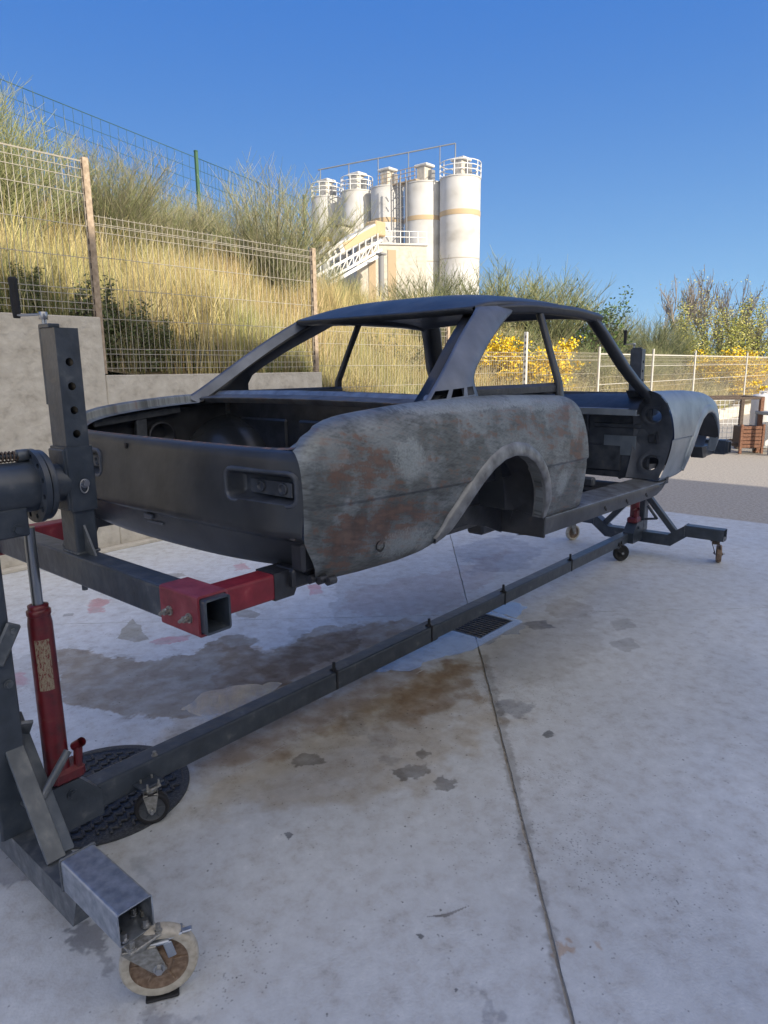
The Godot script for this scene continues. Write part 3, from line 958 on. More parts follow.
var bank_noise := noise(17, 0.45, 3)


func build_hill() -> void:
	var rows := []
	var xs := []
	var x := -4.0
	while x > -12.0:
		xs.append(x)
		x -= 0.4
	while x > -260.0:
		xs.append(x)
		x -= maxf(0.6, (-x - 11.0) * 0.25)
	var zs := []
	var z := -60.0
	while z < 300.0:
		zs.append(z)
		z += 0.5 if z > -8.0 and z < 20.0 else maxf(0.7, absf(z - 6.0) * 0.14)
	for a in xs:
		var row := PackedVector3Array()
		for c in zs:
			row.append(V(a, hill(a, c), c))
		rows.append(row)
	var b := MB.new()
	b.grid(rows)
	structure("hillside", b, M.earth, "earth bank rising behind the retaining wall", "bank")


# ------------------------------------------------------------------ the cement works
func silo(x: float, z: float, r: float, top: float, bands: Array, band_mat: Material, label: String, railed: bool) -> void:
	var o := thing("silo", label, "silo", V(x, 0, z), 0.0, "white silos of the cement works")
	var b := MB.new()
	b.lathe([Vector2(r, 0), Vector2(r, top), Vector2(r, top), Vector2(r + 0.05, top), Vector2(r + 0.05, top), Vector2(r + 0.05, top + 0.12), Vector2(r + 0.05, top + 0.12), Vector2(0, top + 0.35)], 48)
	obj("shell", b, M.silo_white, o)
	for q in bands:
		b = MB.new()
		b.lathe([Vector2(r, top - q[0] - q[1]), Vector2(r + 0.03, top - q[0] - q[1]), Vector2(r + 0.03, top - q[0] - q[1]), Vector2(r + 0.03, top - q[0]), Vector2(r + 0.03, top - q[0]), Vector2(r, top - q[0])], 48)
		obj("band" if q[1] > 0.3 else "seam", b, band_mat if q[1] > 0.3 else M.silo_seam, o)
	# filter housing on the lid
	b = MB.new()
	b.box(V(0, top + 1.0, 0), Vector3(1.1, 1.6, 1.1), 0.05)
	var h := obj("filter_housing", b, M.plant_beige, o)
	b = MB.new()
	b.box(V(0, top + 1.95, 0.1), Vector3(1.7, 0.3, 1.5), 0.08)
	obj("hood", b, M.silo_white, h)
	b = MB.new()
	b.box(V(0.8, top + 0.9, 0.3), Vector3(0.5, 1.2, 0.6), 0.04)
	obj("fan", b, M.plant_grey, h)
	if railed:
		b = MB.new()
		for k in 3:
			var ring := []
			for i in 33:
				ring.append(V(cos(TAU * i / 32) * r, top + 0.2 + (k + 1) * 0.45, sin(TAU * i / 32) * r))
			b.tube(ring, 0.05, 5, false)
		for i in 10:
			b.tube([V(cos(TAU * i / 10) * r, top, sin(TAU * i / 10) * r), V(cos(TAU * i / 10) * r, top + 1.55, sin(TAU * i / 10) * r)], 0.055, 5, false)
		obj("guard_rail", b, M.rail_white, o)


func build_plant() -> void:
	silo(-41.3, 60.6, 2.08, 20.4, [[3.1, 0.5], [7.7, 0.1], [11.4, 0.1]], M.band_ochre, "rightmost white silo with an ochre band and a railed top", true)
	silo(-45.3, 59.7, 2.05, 20.35, [[3.2, 0.45], [7.7, 0.1], [11.4, 0.1]], M.band_ochre, "white silo with a bare top, half shaded by the rightmost silo", false)
	silo(-49.5, 58.7, 1.78, 20.5, [[3.1, 0.45], [7.7, 0.1]], M.band_ochre, "middle white silo of the five, behind the ladder tower", false)
	silo(-53.3, 58.0, 1.75, 20.6, [[4.3, 0.5], [8.2, 0.1]], M.band_yellow, "railed white silo with a yellow band, second from the big broom bushes", true)
	silo(-58.0, 57.9, 1.70, 20.7, [[4.3, 0.5], [8.2, 0.1]], M.band_yellow, "leftmost railed white silo with a yellow band", true)
	# pipe bridge over the silo tops
	var o := thing("pipe_gantry", "long thin steel pipe carried over the silo tops", "pipe", V(-42.9, 0, 61.9))
	var b := MB.new()
	b.tube([V(0, 24.5, 0), V(-15.0, 23.6, -5.3)], 0.07, 6)
	b.tube([V(0.05, 22.6, 0), V(0.05, 24.5, 0)], 0.06, 6)
	obj("pipe", b, M.plant_grey, o)
	for k in 5:
		b = MB.new()
		var p := V(-1.5 - k * 3.3, 0, -0.6 - k * 1.16)
		b.tube([p + Vector3(0, 20.5, 0), p + Vector3(0, 24.4 - k * 0.19, 0)], 0.05, 5)
		obj("support", b, M.plant_grey, o)
	# ladder tower between the third and fourth silos
	o = thing("ladder_tower", "grey steel ladder tower standing between two white silos", "tower", V(-46.5, 0, 57.0))
	b = MB.new()
	for sx in [-0.6, 0.6]:
		for sz in [-0.5, 0.5]:
			b.box(V(sx, 10.4, sz), Vector3(0.12, 20.8, 0.12), 0.01)
	for k in 20:
		b.box(V(0, 1.0 + k, 0), Vector3(1.2, 0.08, 0.08), 0.01)
		b.bar(V(-0.6, 0.6 + k, -0.5), V(0.6, 1.4 + k, -0.5), 0.05, 0.05)
	obj("frame", b, M.plant_grey, o)
	# walkway over the tops of the third and fourth silos
	o = thing("roof_walkway", "rusty grating walkway with rails joining the silo tops", "walkway", V(-47.4, 20.6, 58.4))
	b = MB.new()
	b.box(V(0, 0, 0), Vector3(5.2, 0.15, 1.4), 0.02)
	obj("deck", b, M.plant_brown, o)
	b = MB.new()
	for k in 9:
		b.box(V(-2.5 + k * 0.62, 0.65, -0.7), Vector3(0.06, 1.2, 0.06), 0.01)
	for k in 3:
		b.box(V(0, 0.4 + k * 0.4, -0.7), Vector3(5.2, 0.06, 0.06), 0.01)
	obj("guard_rail", b, M.plant_brown, o)
	# mixing house
	var L := V(-47.3, 0, 51.2)
	var R := V(-42.8, 0, 56.9)
	var dir := (R - L).normalized()
	var back := Vector3.UP.cross(dir)
	if back.dot(V(-1, 0, 1)) < 0:
		back = -back
	o = thing("mixing_house", "cream panelled mixing house below the silos, with brown stripes", "building", L)
	var turn := Basis(dir, Vector3.UP, -back)
	var wide := L.distance_to(R)
	b = MB.new()
	b.box(dir * wide * 0.5 + back * 2.5 + Vector3(0, 6.9, 0), Vector3(wide, 13.8, 5.0), 0.05, turn)
	obj("wall", b, M.plant_beige, o)
	for q in [[0.22, 0.10], [0.50, 0.12]]:
		b = MB.new()
		b.box(dir * wide * q[0] - back * 0.03 + Vector3(0, 6.7, 0), Vector3(wide * q[1], 13.3, 0.1), 0.02, turn)
		obj("stripe", b, M.plant_brown, o)
	b = MB.new()
	b.box(dir * wide * 0.5 + back * 2.5 + Vector3(0, 13.9, 0), Vector3(wide + 0.3, 0.2, 5.3), 0.05, turn)
	obj("roof", b, M.silo_white, o)
	b = MB.new()
	for k in 9:
		b.box(dir * wide * k / 8.0 + Vector3(0, 14.6, 0), Vector3(0.07, 1.2, 0.07), 0.01, turn)
	for k in 2:
		b.box(dir * wide * 0.5 + Vector3(0, 14.6 + k * 0.55, 0), Vector3(wide, 0.07, 0.07), 0.01, turn)
	obj("guard_rail", b, M.rail_white, o)
	# hopper shed left of it
	o = thing("hopper_shed", "brown corrugated hopper shed below the conveyor", "shed", L - dir * 3.6)
	b = MB.new()
	b.box(dir * 1.75 + back * 2.0 + Vector3(0, 4.6, 0), Vector3(3.5, 9.2, 4.0), 0.05, turn)
	for k in 12:
		b.box(dir * (0.15 + k * 0.29) - back * 0.02 + Vector3(0, 4.6, 0), Vector3(0.14, 9.0, 0.1), 0.02, turn)
	obj("wall", b, M.plant_beige, o)
	b = MB.new()
	b.box(dir * 2.4 - back * 0.06 + Vector3(0, 5.6, 0), Vector3(1.7, 7.0, 0.12), 0.02, turn)
	obj("door", b, M.plant_brown, o)
	# conveyor rising to the right
	var lo := V(-47.6, 9.6, 41.2)
	var hi := V(-45.9, 15.3, 52.6)
	o = thing("conveyor", "long cream covered conveyor rising to the silos with a railed walkway", "conveyor", lo)
	var d := hi - lo
	var ext := -d * 0.25
	b = MB.new()
	b.bar(ext, d, 1.5, 1.1, Vector3.UP, 0.1)
	obj("gallery", b, M.silo_white, o)
	for k in 9:
		b = MB.new()
		var p := d * (0.08 + k * 0.055) + Vector3(0, -0.05, 0)
		var side := d.cross(Vector3.UP).normalized()
		b.bar(p + side * 0.76, p + d.normalized() * 0.42 + side * 0.76, 0.06, 0.45, Vector3.UP, 0.01)
		obj("window", b, M.plant_dark, o)
	b = MB.new()
	var sd := d.cross(Vector3.UP).normalized()
	b.bar(d * 0.6 + sd * 0.77, d * 0.99 + sd * 0.77, 0.08, 0.7, Vector3.UP, 0.02)
	obj("cover", b, M.band_ochre, o)
	b = MB.new()
	for k in 2:
		b.bar(ext + Vector3(0, -1.2 - k * 0.9, 0) + sd * 0.9, d + Vector3(0, -1.2 - k * 0.9, 0) + sd * 0.9, 0.14, 0.22)
	for k in 18:
		var p := d * (-0.2 + k * 0.068) + sd * 0.9
		b.bar(p + Vector3(0, -0.4, 0), p + Vector3(0, -2.1, 0), 0.1, 0.1, Vector3.FORWARD)
		if k < 17:
			b.bar(p + Vector3(0, -2.1, 0), p + d * 0.068 + Vector3(0, -1.2, 0), 0.08, 0.08)
	b.bar(ext + Vector3(0, -2.7, 0) + sd * 0.9, d + Vector3(0, -2.5, 0) + sd * 0.9, 0.2, 0.3)
	obj("walkway", b, M.rail_white, o)
	b = MB.new()
	b.box(d + Vector3(0, -0.1, 0), Vector3(1.5, 1.4, 1.5), 0.12)
	obj("head_box", b, M.band_ochre, o)
	# single grey pole before the mixing house
	o = thing("grey_pole", "plain grey pole standing before the cream mixing house", "pole", V(-43.5, 0, 50.6))
	b = MB.new()
	b.tube([Vector3(0, 0, 0), Vector3(0, 12.3, 0)], 0.28, 12)
	obj("shaft", b, M.plant_grey, o)
	b = MB.new()
	b.box(Vector3(0, 12.4, 0), Vector3(0.8, 0.2, 0.8), 0.04)
	obj("cap", b, M.plant_grey, o)
	# filter box between the two far silos
	o = thing("dust_filter", "beige box filter with a duct between the two yellow-banded silos", "filter", V(-52.5, 0, 54.6))
	b = MB.new()
	b.box(Vector3(0, 14.8, 0), Vector3(1.6, 3.4, 1.6), 0.08)
	obj("box", b, M.plant_beige, o)
	b = MB.new()
	b.box(Vector3(0, 16.9, 0), Vector3(2.2, 0.6, 2.0), 0.05)
	b.tube([Vector3(0.6, 16.0, 0.6), Vector3(1.6, 15.4, 1.0), Vector3(2.2, 13.6, 1.2)], 0.3, 8)
	obj("duct", b, M.plant_grey, o)
	b = MB.new()
	for q in [[-0.7, -0.7], [0.7, -0.7], [0.7, 0.7], [-0.7, 0.7]]:
		b.box(Vector3(q[0], 6.5, q[1]), Vector3(0.16, 13.0, 0.16), 0.01)
	obj("leg_frame", b, M.plant_grey, o)


# ------------------------------------------------------------------ the car shell (own zero level, CY above the ground)
func body_w(z: float) -> float:              # half width at the crease
	return spline([[-1.035, 0.728], [-1.02, 0.745], [-0.99, 0.758], [-0.93, 0.772], [-0.8, 0.79], [-0.5, 0.815], [-0.2, 0.83], [0.3, 0.838], [1.6, 0.838], [2.1, 0.836], [2.5, 0.828], [2.8, 0.80], [2.95, 0.765], [3.03, 0.71], [3.08, 0.64]], z)


func belt(z: float) -> float:                # top edge of the wings
	return spline([[-1.035, 0.482], [-1.02, 0.495], [-0.99, 0.520], [-0.95, 0.547], [-0.86, 0.570], [-0.7, 0.587], [-0.45, 0.602], [-0.1, 0.608], [0.3, 0.598], [0.52, 0.588], [1.55, 0.572], [2.1, 0.562], [2.5, 0.540], [2.8, 0.50], [2.95, 0.455], [3.03, 0.415], [3.08, 0.37]], z)


var ARCH_R := [Vector2(-0.515, 0.092), Vector2(-0.46, 0.112), Vector2(-0.40, 0.152), Vector2(-0.345, 0.205), Vector2(-0.29, 0.258), Vector2(-0.23, 0.306), Vector2(-0.165, 0.344), Vector2(-0.09, 0.372), Vector2(-0.01, 0.381), Vector2(0.07, 0.369), Vector2(0.14, 0.333), Vector2(0.195, 0.28), Vector2(0.237, 0.218), Vector2(0.264, 0.148), Vector2(0.277, 0.08)]
var ARCH_F := [Vector2(2.10, 0.07), Vector2(2.13, 0.15), Vector2(2.18, 0.24), Vector2(2.25, 0.32), Vector2(2.34, 0.375), Vector2(2.44, 0.405), Vector2(2.54, 0.41), Vector2(2.64, 0.39), Vector2(2.73, 0.345), Vector2(2.80, 0.28), Vector2(2.85, 0.20), Vector2(2.875, 0.12)]


func side_x(z: float, y: float) -> float:
	var w := body_w(z)
	var top := belt(z)
	var ends := smoothstep(-1.06, -0.8, z) * 0.6 + 0.4
	var crease := 0.325 - 0.012 * (z + 1.0)
	if y > crease:
		var t := clampf((y - crease) / (top - crease + 0.001), 0.0, 1.0)
		var q := clampf((y - (top - 0.07)) / 0.07, 0.0, 1.0)
		w -= (0.042 * t * t + 0.055 * (1.0 - sqrt(1.0 - q * q * 0.985))) * ends
	else:
		var t := clampf((crease - y) / 0.3, 0.0, 1.2)
		w -= 0.05 * pow(t, 1.7) * ends
	w -= 0.45 * clampf(0.135 - y, 0.0, 0.06) * (1.0 if z < 0.0 else 0.0)
	w -= 0.009 * smoothstep(crease + 0.003, crease - 0.008, y) * smoothstep(-1.04, -0.9, z)
	return w


# a wing between a lower and an upper edge (points are z, y); `front` bends the edge of the last columns, `back` of the first
func wing(s: float, lower: Array, upper: Array, cols: int, front: Array, back: Array, tuck: float) -> MB:
	var lo := along(lower, cols)
	var up := along(upper, cols)
	var rows := []
	var uvs := []
	var flange := PackedVector3Array()
	var fuv := []
	for c in cols + 1:
		flange.append(V(s * (side_x(lo[c].x, lo[c].y) - 0.035), lo[c].y + 0.004, lo[c].x))
		fuv.append(Vector2((lo[c].x + 1.1) / 1.8, 1.0 - (lo[c].y - 0.04) / 0.6))
	rows.append(flange)
	uvs.append(fuv)
	for k in 34:
		var row := PackedVector3Array()
		var ru := []
		for c in cols + 1:
			# rows gather at the crease and at the shoulder
			var ya: float = lo[c].y
			var yb: float = up[c].y
			var yc := clampf(0.325 - 0.012 * (lo[c].x + 1.0), ya + 0.008, yb - 0.06)
			var y := 0.0
			if k <= 11:
				y = lerpf(ya, yc - 0.009, k / 11.0) if yc - 0.009 > ya else ya + 0.0001 * k
			elif k <= 15:
				y = lerpf(yc - 0.006, yc + 0.004, (k - 12) / 3.0)
			elif k <= 22:
				y = lerpf(yc + 0.004, lerpf(yc, yb, 0.72), (k - 15) / 7.0)
			else:
				y = lerpf(lerpf(yc, yb, 0.72), yb, (k - 22) / 11.0)
			var t := clampf((y - ya) / (yb - ya), 0.0, 1.0)
			var p: Vector2 = lo[c].lerp(up[c], t)
			var share := float(c) / cols
			if front.size():
				var wgt := smoothstep(0.72, 1.0, share)
				p.x += wgt * (spline(front, p.y) - lerpf(lo[cols].x, up[cols].x, t))
			if back.size():
				var wgt2 := smoothstep(0.28, 0.0, share)
				p.x += wgt2 * (spline(back, p.y) - lerpf(lo[0].x, up[0].x, t))
			row.append(V(s * side_x(p.x, p.y), p.y, p.x))
			ru.append(Vector2((p.x + 1.1) / 1.8, 1.0 - (p.y - 0.04) / 0.6))
		rows.append(row)
		uvs.append(ru)
	# the top rolls over and drops into the gutter of the opening beside it
	var last: PackedVector3Array = rows[rows.size() - 1]
	for q in [[0.012, 0.001], [0.03, -0.001], [0.036, -0.008], [0.038, -0.03], [0.044, -0.036], [0.044 + tuck, -0.038]]:
		var row := PackedVector3Array()
		for c in last.size():
			var fade := smoothstep(0.0, 0.03, float(c) / last.size())
			row.append(last[c] + Vector3(-s * q[0] * fade, q[1] * fade, 0))
		rows.append(row)
		uvs.append(uvs[uvs.size() - 1])
	var b := MB.new()
	b.grid(rows, false, null, uvs)
	return b


# rolled band round a wheel opening
func arch_lip(s: float, arch: Array, middle: Vector2) -> MB:
	var pts := along(arch.slice(1) if arch[0].x < 0.0 else arch, 60)
	var rows := []
	for k in pts.size():
		var p: Vector2 = pts[k]
		var t: Vector2 = (pts[mini(k + 1, 60)] - pts[maxi(k - 1, 0)]).normalized()
		var n := t.orthogonal()
		if n.dot(p - middle) < 0.0:
			n = -n
		var fade := smoothstep(0.0, 0.10, k / 60.0) * smoothstep(1.0, 0.93, k / 60.0)
		var row := PackedVector3Array()
		for q in [[0.004, -0.045], [-0.001, 0.002], [0.001, 0.006], [0.006, 0.0085], [0.018, 0.0095], [0.032, 0.0085], [0.042, 0.006], [0.050, 0.0025], [0.055, -0.003]]:
			var wide: float = q[0] * (0.55 + 0.45 * fade) if q[0] > 0.004 else q[0]
			var e: Vector2 = p + n * wide
			var crease := 0.325 - 0.012 * (e.x + 1.0)
			var flat := 0.009 * smoothstep(crease + 0.003, crease - 0.008, e.y) * smoothstep(-1.04, -0.9, e.x)
			row.append(V(s * (side_x(e.x, e.y) + flat * (1.0 if q[1] > 0.0 else 0.0) + (q[1] if q[1] < 0.0 else q[1] * (0.25 + 0.75 * fade))), e.y, e.x))
		rows.append(row)
	var b := MB.new()
	b.grid(rows)
	return b


func loft4(sections: Array, cut := 0.22) -> MB:        # closed bar through rings of four corners with eased edges
	var rows := []
	for q in sections:
		var row := PackedVector3Array()
		for k in 4:
			row.append(q[k].lerp(q[(k + 3) % 4], cut))
			row.append(q[k].lerp(q[(k + 1) % 4], cut))
		rows.append(row)
	var b := MB.new()
	b.grid(rows, true)
	return b


func quarter_material() -> StandardMaterial3D:
	var w := 1024
	var h := 340
	var n1 := noise(201, 0.010, 5)
	var n2 := noise(202, 0.035, 4)
	var n3 := noise(203, 0.16, 2)
	var n4 := noise(204, 0.006, 3)
	var out := PackedByteArray()
	out.resize(w * h * 3)
	var to_byte := PackedByteArray()
	for k in 1025:
		to_byte.append(int(clampf(Color(k / 1024.0, 0, 0).linear_to_srgb().r, 0, 1) * 255.0))
	# where rust, filler and the painted shoulder sheen sit: z, y, radius z, radius y, strength
	var rust := [[-0.86, 0.45, 0.16, 0.12, 0.55], [-0.70, 0.40, 0.15, 0.08, 0.4], [-0.72, 0.22, 0.30, 0.10, 0.75], [-0.9, 0.20, 0.10, 0.12, 0.5], [-0.30, 0.50, 0.12, 0.07, 0.3], [0.0, 0.53, 0.16, 0.06, 0.35], [0.40, 0.50, 0.16, 0.09, 0.62], [0.53, 0.38, 0.10, 0.10, 0.6], [0.30, 0.42, 0.10, 0.06, 0.45], [0.12, 0.47, 0.12, 0.06, 0.3]]
	var dark := [[-0.97, 0.32, 0.08, 0.20, 0.5], [-0.55, 0.30, 0.2, 0.1, 0.35], [-0.35, 0.40, 0.16, 0.14, 0.45], [-0.8, 0.11, 0.3, 0.05, 0.5], [0.5, 0.16, 0.14, 0.10, 0.45]]
	var pale := [[-0.62, 0.43, 0.085, 0.075, 0.6], [-0.62, 0.15, 0.15, 0.055, 0.55], [0.41, 0.22, 0.06, 0.06, 0.7], [-0.2, 0.585, 0.5, 0.03, 0.6], [0.25, 0.58, 0.3, 0.05, 0.55], [0.5, 0.47, 0.05, 0.09, 0.4], [-0.95, 0.47, 0.1, 0.05, 0.3]]  # the long bands near the belt paint in the shoulder's bluish reflection
	for y in h:
		var Y := 0.64 - 0.6 * (y + 0.5) / h
		for x in w:
			var Z := -1.1 + 1.8 * (x + 0.5) / w
			var a := n1.get_noise_2d(x, y)
			var c := n2.get_noise_2d(x, y * 0.7)
			var g := n3.get_noise_2d(x, y)
			var r := -0.10
			for q in rust:
				var e := 1.0 - Vector2((Z - q[0]) / q[2], (Y - q[1]) / q[3]).length_squared()
				if e > 0.0:
					r += q[4] * e
			var dk := 0.0
			for q in dark:
				var e := 1.0 - Vector2((Z - q[0]) / q[2], (Y - q[1]) / q[3]).length_squared()
				if e > 0.0:
					dk += q[4] * e
			var pl := 0.0
			for q in pale:
				var e := 1.0 - Vector2((Z - q[0]) / q[2], (Y - q[1]) / q[3]).length()
				if e > 0.0:
					pl += q[4] * smoothstep(0.0, 0.35, e + c * 0.25 + g * 0.15)
			var streak := n2.get_noise_2d(x * 0.30 + y * 0.22, y * 1.9 - x * 0.35)
			var scratch := n3.get_noise_2d(x * 0.10 + y * 0.35, y * 1.3 - x * 0.45) + n3.get_noise_2d(x * 0.12 - y * 0.3 + 400.0, y * 1.2 + x * 0.4)
			var metal := Vector3(0.165, 0.183, 0.190) * (1.0 + 0.35 * n4.get_noise_2d(x, y) + 0.22 * c + 0.45 * streak + 0.12 * g + 0.22 * scratch)
			dk = clampf(smoothstep(0.05, 0.6, dk + a * 0.8 + c * 0.3 + 0.14), 0.0, 0.85)
			metal = metal.lerp(Vector3(0.075, 0.082, 0.080) * (1.0 + 0.5 * streak + 0.25 * scratch), dk * 0.85)
			var rw := smoothstep(0.0, 0.75, r + a * 0.35 + c * 0.35 + streak * 0.75 + g * 0.2 + scratch * 0.15)
			var rc := Vector3(0.075, 0.046, 0.035).lerp(Vector3(0.140, 0.080, 0.057), clampf(0.45 + c + streak, 0.0, 1.0))
			metal = metal.lerp(rc, clampf(rw, 0.0, 0.85))
			pl *= 0.55 + 0.7 * clampf(0.4 + g * 1.6, 0.0, 1.0) * 0.6
			metal = metal.lerp(Vector3(0.30, 0.335, 0.34), clampf(pl, 0.0, 0.75))
			var i := (y * w + x) * 3
			out[i] = to_byte[int(clampf(metal.x, 0.0, 1.0) * 1024.0)]
			out[i + 1] = to_byte[int(clampf(metal.y, 0.0, 1.0) * 1024.0)]
			out[i + 2] = to_byte[int(clampf(metal.z, 0.0, 1.0) * 1024.0)]
	var m := mat("quarter_metal", Color.WHITE, 0.46, 0.30)
	m.albedo_texture = ImageTexture.create_from_image(Image.create_from_data(w, h, false, Image.FORMAT_RGB8, out))
	m.texture_repeat = false
	return m


func build_car() -> void:
	var car := thing("car_body_shell", "stripped rusty grey coupe body shell without doors, wheels or boot lid", "car body", Vector3(0, CY, 0))
	var qm := quarter_material()
	var b: MB
	for s in [1.0, -1.0]:
		# rear wing
		var lower: Array = [Vector2(-0.985, 0.098), Vector2(-0.95, 0.086), Vector2(-0.8, 0.078), Vector2(-0.62, 0.080)] + ARCH_R + [Vector2(0.40, 0.078), Vector2(0.65, 0.074)]
		var upper := []
		for k in 33:
			var z := lerpf(-1.03, 0.50, k / 32.0)
			upper.append(Vector2(z, belt(z)))
		var q := obj("quarter_panel", wing(s, lower, upper, 110, [[0.07, 0.65], [0.3, 0.637], [0.4, 0.625], [0.48, 0.602], [0.54, 0.572], [0.575, 0.54], [0.59, 0.50]], [[0.098, -0.985], [0.15, -1.005], [0.23, -1.03], [0.48, -1.03]], 0.04), qm, car)
		obj("arch_lip", arch_lip(s, ARCH_R, Vector2(-0.05, 0.05)), M.lip_metal, q)
		# door shut face behind its edge
		b = MB.new()
		var rows := []
		for k in 13:
			var y := lerpf(0.075, 0.585, k / 12.0)
			var z := spline([[0.07, 0.65], [0.3, 0.637], [0.4, 0.625], [0.48, 0.602], [0.54, 0.572], [0.575, 0.54], [0.59, 0.50]], y)
			var x := side_x(z, y)
			rows.append(PackedVector3Array([V(s * x, y, z), V(s * (x - 0.012), y, z - 0.004), V(s * (x - 0.02), y, z - 0.02), V(s * (x - 0.13), y, z - 0.05), V(s * (x - 0.16), y, z - 0.12)]))
		b.grid(rows)
		obj("door_shut_face", b, M.inner_metal, q)
		# filler pipe drain hole, its dark depth painted as a black disc
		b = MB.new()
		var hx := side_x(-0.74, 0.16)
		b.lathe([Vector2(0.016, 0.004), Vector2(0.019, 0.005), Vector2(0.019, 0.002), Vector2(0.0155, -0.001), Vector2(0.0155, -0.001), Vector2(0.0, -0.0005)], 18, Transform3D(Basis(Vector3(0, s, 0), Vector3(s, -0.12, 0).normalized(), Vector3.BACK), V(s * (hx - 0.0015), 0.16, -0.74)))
		obj("painted_drain_hole", b, M.rubber, q)
		# inner wheel house
		b = MB.new()
		rows = []
		for k in 25:
			var a := PI * 0.94 * k / 24.0
			var c := Vector2(-0.075 + cos(a) * 0.38, 0.09 + sin(a) * 0.315)
			var mid := Vector2(-0.075, 0.09)
			var row := PackedVector3Array()
			for e in [[0.795, 1.0], [0.70, 1.01], [0.62, 1.0], [0.592, 0.95], [0.582, 0.85], [0.58, 0.5], [0.58, 0.0]]:
				var p: Vector2 = mid + (c - mid) * e[1]
				row.append(V(s * e[0], p.y, p.x))
			rows.append(row)
		b.grid(rows)
		b.extrude(PackedVector2Array([Vector2(-0.44, 0.12), Vector2(-0.25, 0.095), Vector2(0.02, 0.07), Vector2(0.18, 0.03), Vector2(0.31, -0.02), Vector2(0.31, 0.13), Vector2(-0.44, 0.16)]), Transform3D(Basis(V(0, 0, 1), Vector3.UP, Vector3.RIGHT), V(s * 0.58 - 0.006, 0, 0)), 0.012)
		b.box(V(s * 0.685, 0.085, 0.313), Vector3(0.23, 0.20, 0.014), 0.003)
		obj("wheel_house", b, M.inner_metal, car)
		# front wing
		lower = [Vector2(1.70, 0.055), Vector2(1.85, 0.05), Vector2(2.0, 0.055)] + ARCH_F + [Vector2(2.92, 0.11), Vector2(3.0, 0.12)]
		upper = []
		for k in 33:
			var z := lerpf(1.64, 3.07, k / 32.0)
			upper.append(Vector2(z, belt(z)))
		var fw := obj("front_wing", wing(s, lower, upper, 90, [[0.12, 3.0], [0.25, 3.05], [0.37, 3.07]], [[0.055, 1.70], [0.18, 1.765], [0.29, 1.79], [0.41, 1.765], [0.5, 1.71], [0.572, 1.64]], 0.05), M.fender_metal, car)
		obj("arch_lip", arch_lip(s, ARCH_F, Vector2(2.49, 0.05)), M.fender_metal, fw)
		# inner wheel house at the front, open towards the engine bay
		b = MB.new()
		rows = []
		for k in 17:
			var a := PI * (0.02 + 0.84 * k / 16.0)
			var c := Vector2(2.49 - cos(a) * 0.39, 0.06 + sin(a) * 0.35)
			rows.append(PackedVector3Array([V(s * 0.80, c.y, c.x), V(s * 0.64, c.y + 0.02, c.x), V(s * 0.52, c.y, c.x)]))
		b.grid(rows)
		obj("wheel_house", b, M.inner_metal, car)
		b = MB.new()
		b.box(V(s * 0.50, 0.20, 2.16), Vector3(0.03, 0.36, 0.62), 0.01)
		b.box(V(s * 0.50, 0.31, 2.75), Vector3(0.03, 0.19, 0.62), 0.01)
		b.box(V(s * 0.52, 0.06, 2.70), Vector3(0.03, 0.14, 0.5), 0.01)
		b.box(V(s * 0.47, 0.10, 2.55), Vector3(0.08, 0.09, 1.3), 0.015)
		b.bar(V(s * 0.50, 0.13, 2.5), V(s * 0.50, 0.32, 2.58), 0.05, 0.05, Vector3.RIGHT)
		obj("inner_wing", b, M.inner_metal, car)
		# sill: bright tread on top, dark outer face below it
		rows = []
		var face := []
		for k in 19:
			var z := lerpf(0.305, 1.86, k / 18.0)
			var y := 0.080 - 0.024 * (z - 0.2)
			var lowy := 0.010 - 0.02 * (z - 0.2) + 0.07 * pow(clampf((z - 1.62) / 0.24, 0, 1), 2)
			rows.append(PackedVector3Array([V(s * 0.63, y - 0.03, z), V(s * 0.645, y + 0.010, z), V(s * 0.66, y + 0.014, z), V(s * 0.765, y + 0.004, z), V(s * 0.790, y, z), V(s * 0.796, y - 0.006, z)]))
			face.append(PackedVector3Array([V(s * 0.796, y - 0.006, z), V(s * 0.799, y - 0.016, z), V(s * 0.799, lowy + 0.018, z), V(s * 0.793, lowy + 0.006, z), V(s * 0.793, lowy - 0.012, z), V(s * 0.789, lowy - 0.014, z), V(s * 0.786, lowy + 0.004, z), V(s * 0.72, lowy - 0.02, z), V(s * 0.66, lowy - 0.03, z)]))
		b = MB.new()
		b.grid(face)
		var sill := obj("sill", b, M.primer_dark, car)
		b = MB.new()
		b.grid(rows)
		obj("tread", b, M.sill_metal, sill)
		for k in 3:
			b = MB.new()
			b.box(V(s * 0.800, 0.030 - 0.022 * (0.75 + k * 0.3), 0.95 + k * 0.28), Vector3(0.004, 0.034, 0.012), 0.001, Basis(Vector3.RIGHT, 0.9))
			obj("painted_hole", b, M.rubber, sill)  # black box painting the shade inside a drain slot
		# door hinge pillar: holed plate facing the door gap
		var hp := MB.new()
		var ys := []
		var zs_ := []
		for k in 24:
			ys.append(lerpf(0.06, 0.575, k / 23.0))
		var xs := []
		for k in 10:
			xs.append(lerpf(0.60, 0.825, k / 9.0))
		rows = []
		for y in ys:
			var row := PackedVector3Array()
			var ze := spline([[0.055, 1.70], [0.18, 1.762], [0.29, 1.786], [0.41, 1.762], [0.5, 1.708], [0.572, 1.64]], y)
			for x in xs:
				var lim := side_x(ze, y) - 0.004
				var xx := minf(x, lim) if x < 0.82 else lim
				row.append(V(s * xx, y, ze - 0.012 + 0.025 * (lim - xx) / 0.2 - 0.02 * smoothstep(0.64, 0.60, xx)))
			rows.append(row)
		hp.grid(rows, false, func(r, c): return c >= 3 and c <= 6 and (absf(ys[r] + 0.011 - 0.425) < 0.05 or absf(ys[r] + 0.011 - 0.15) < 0.045))
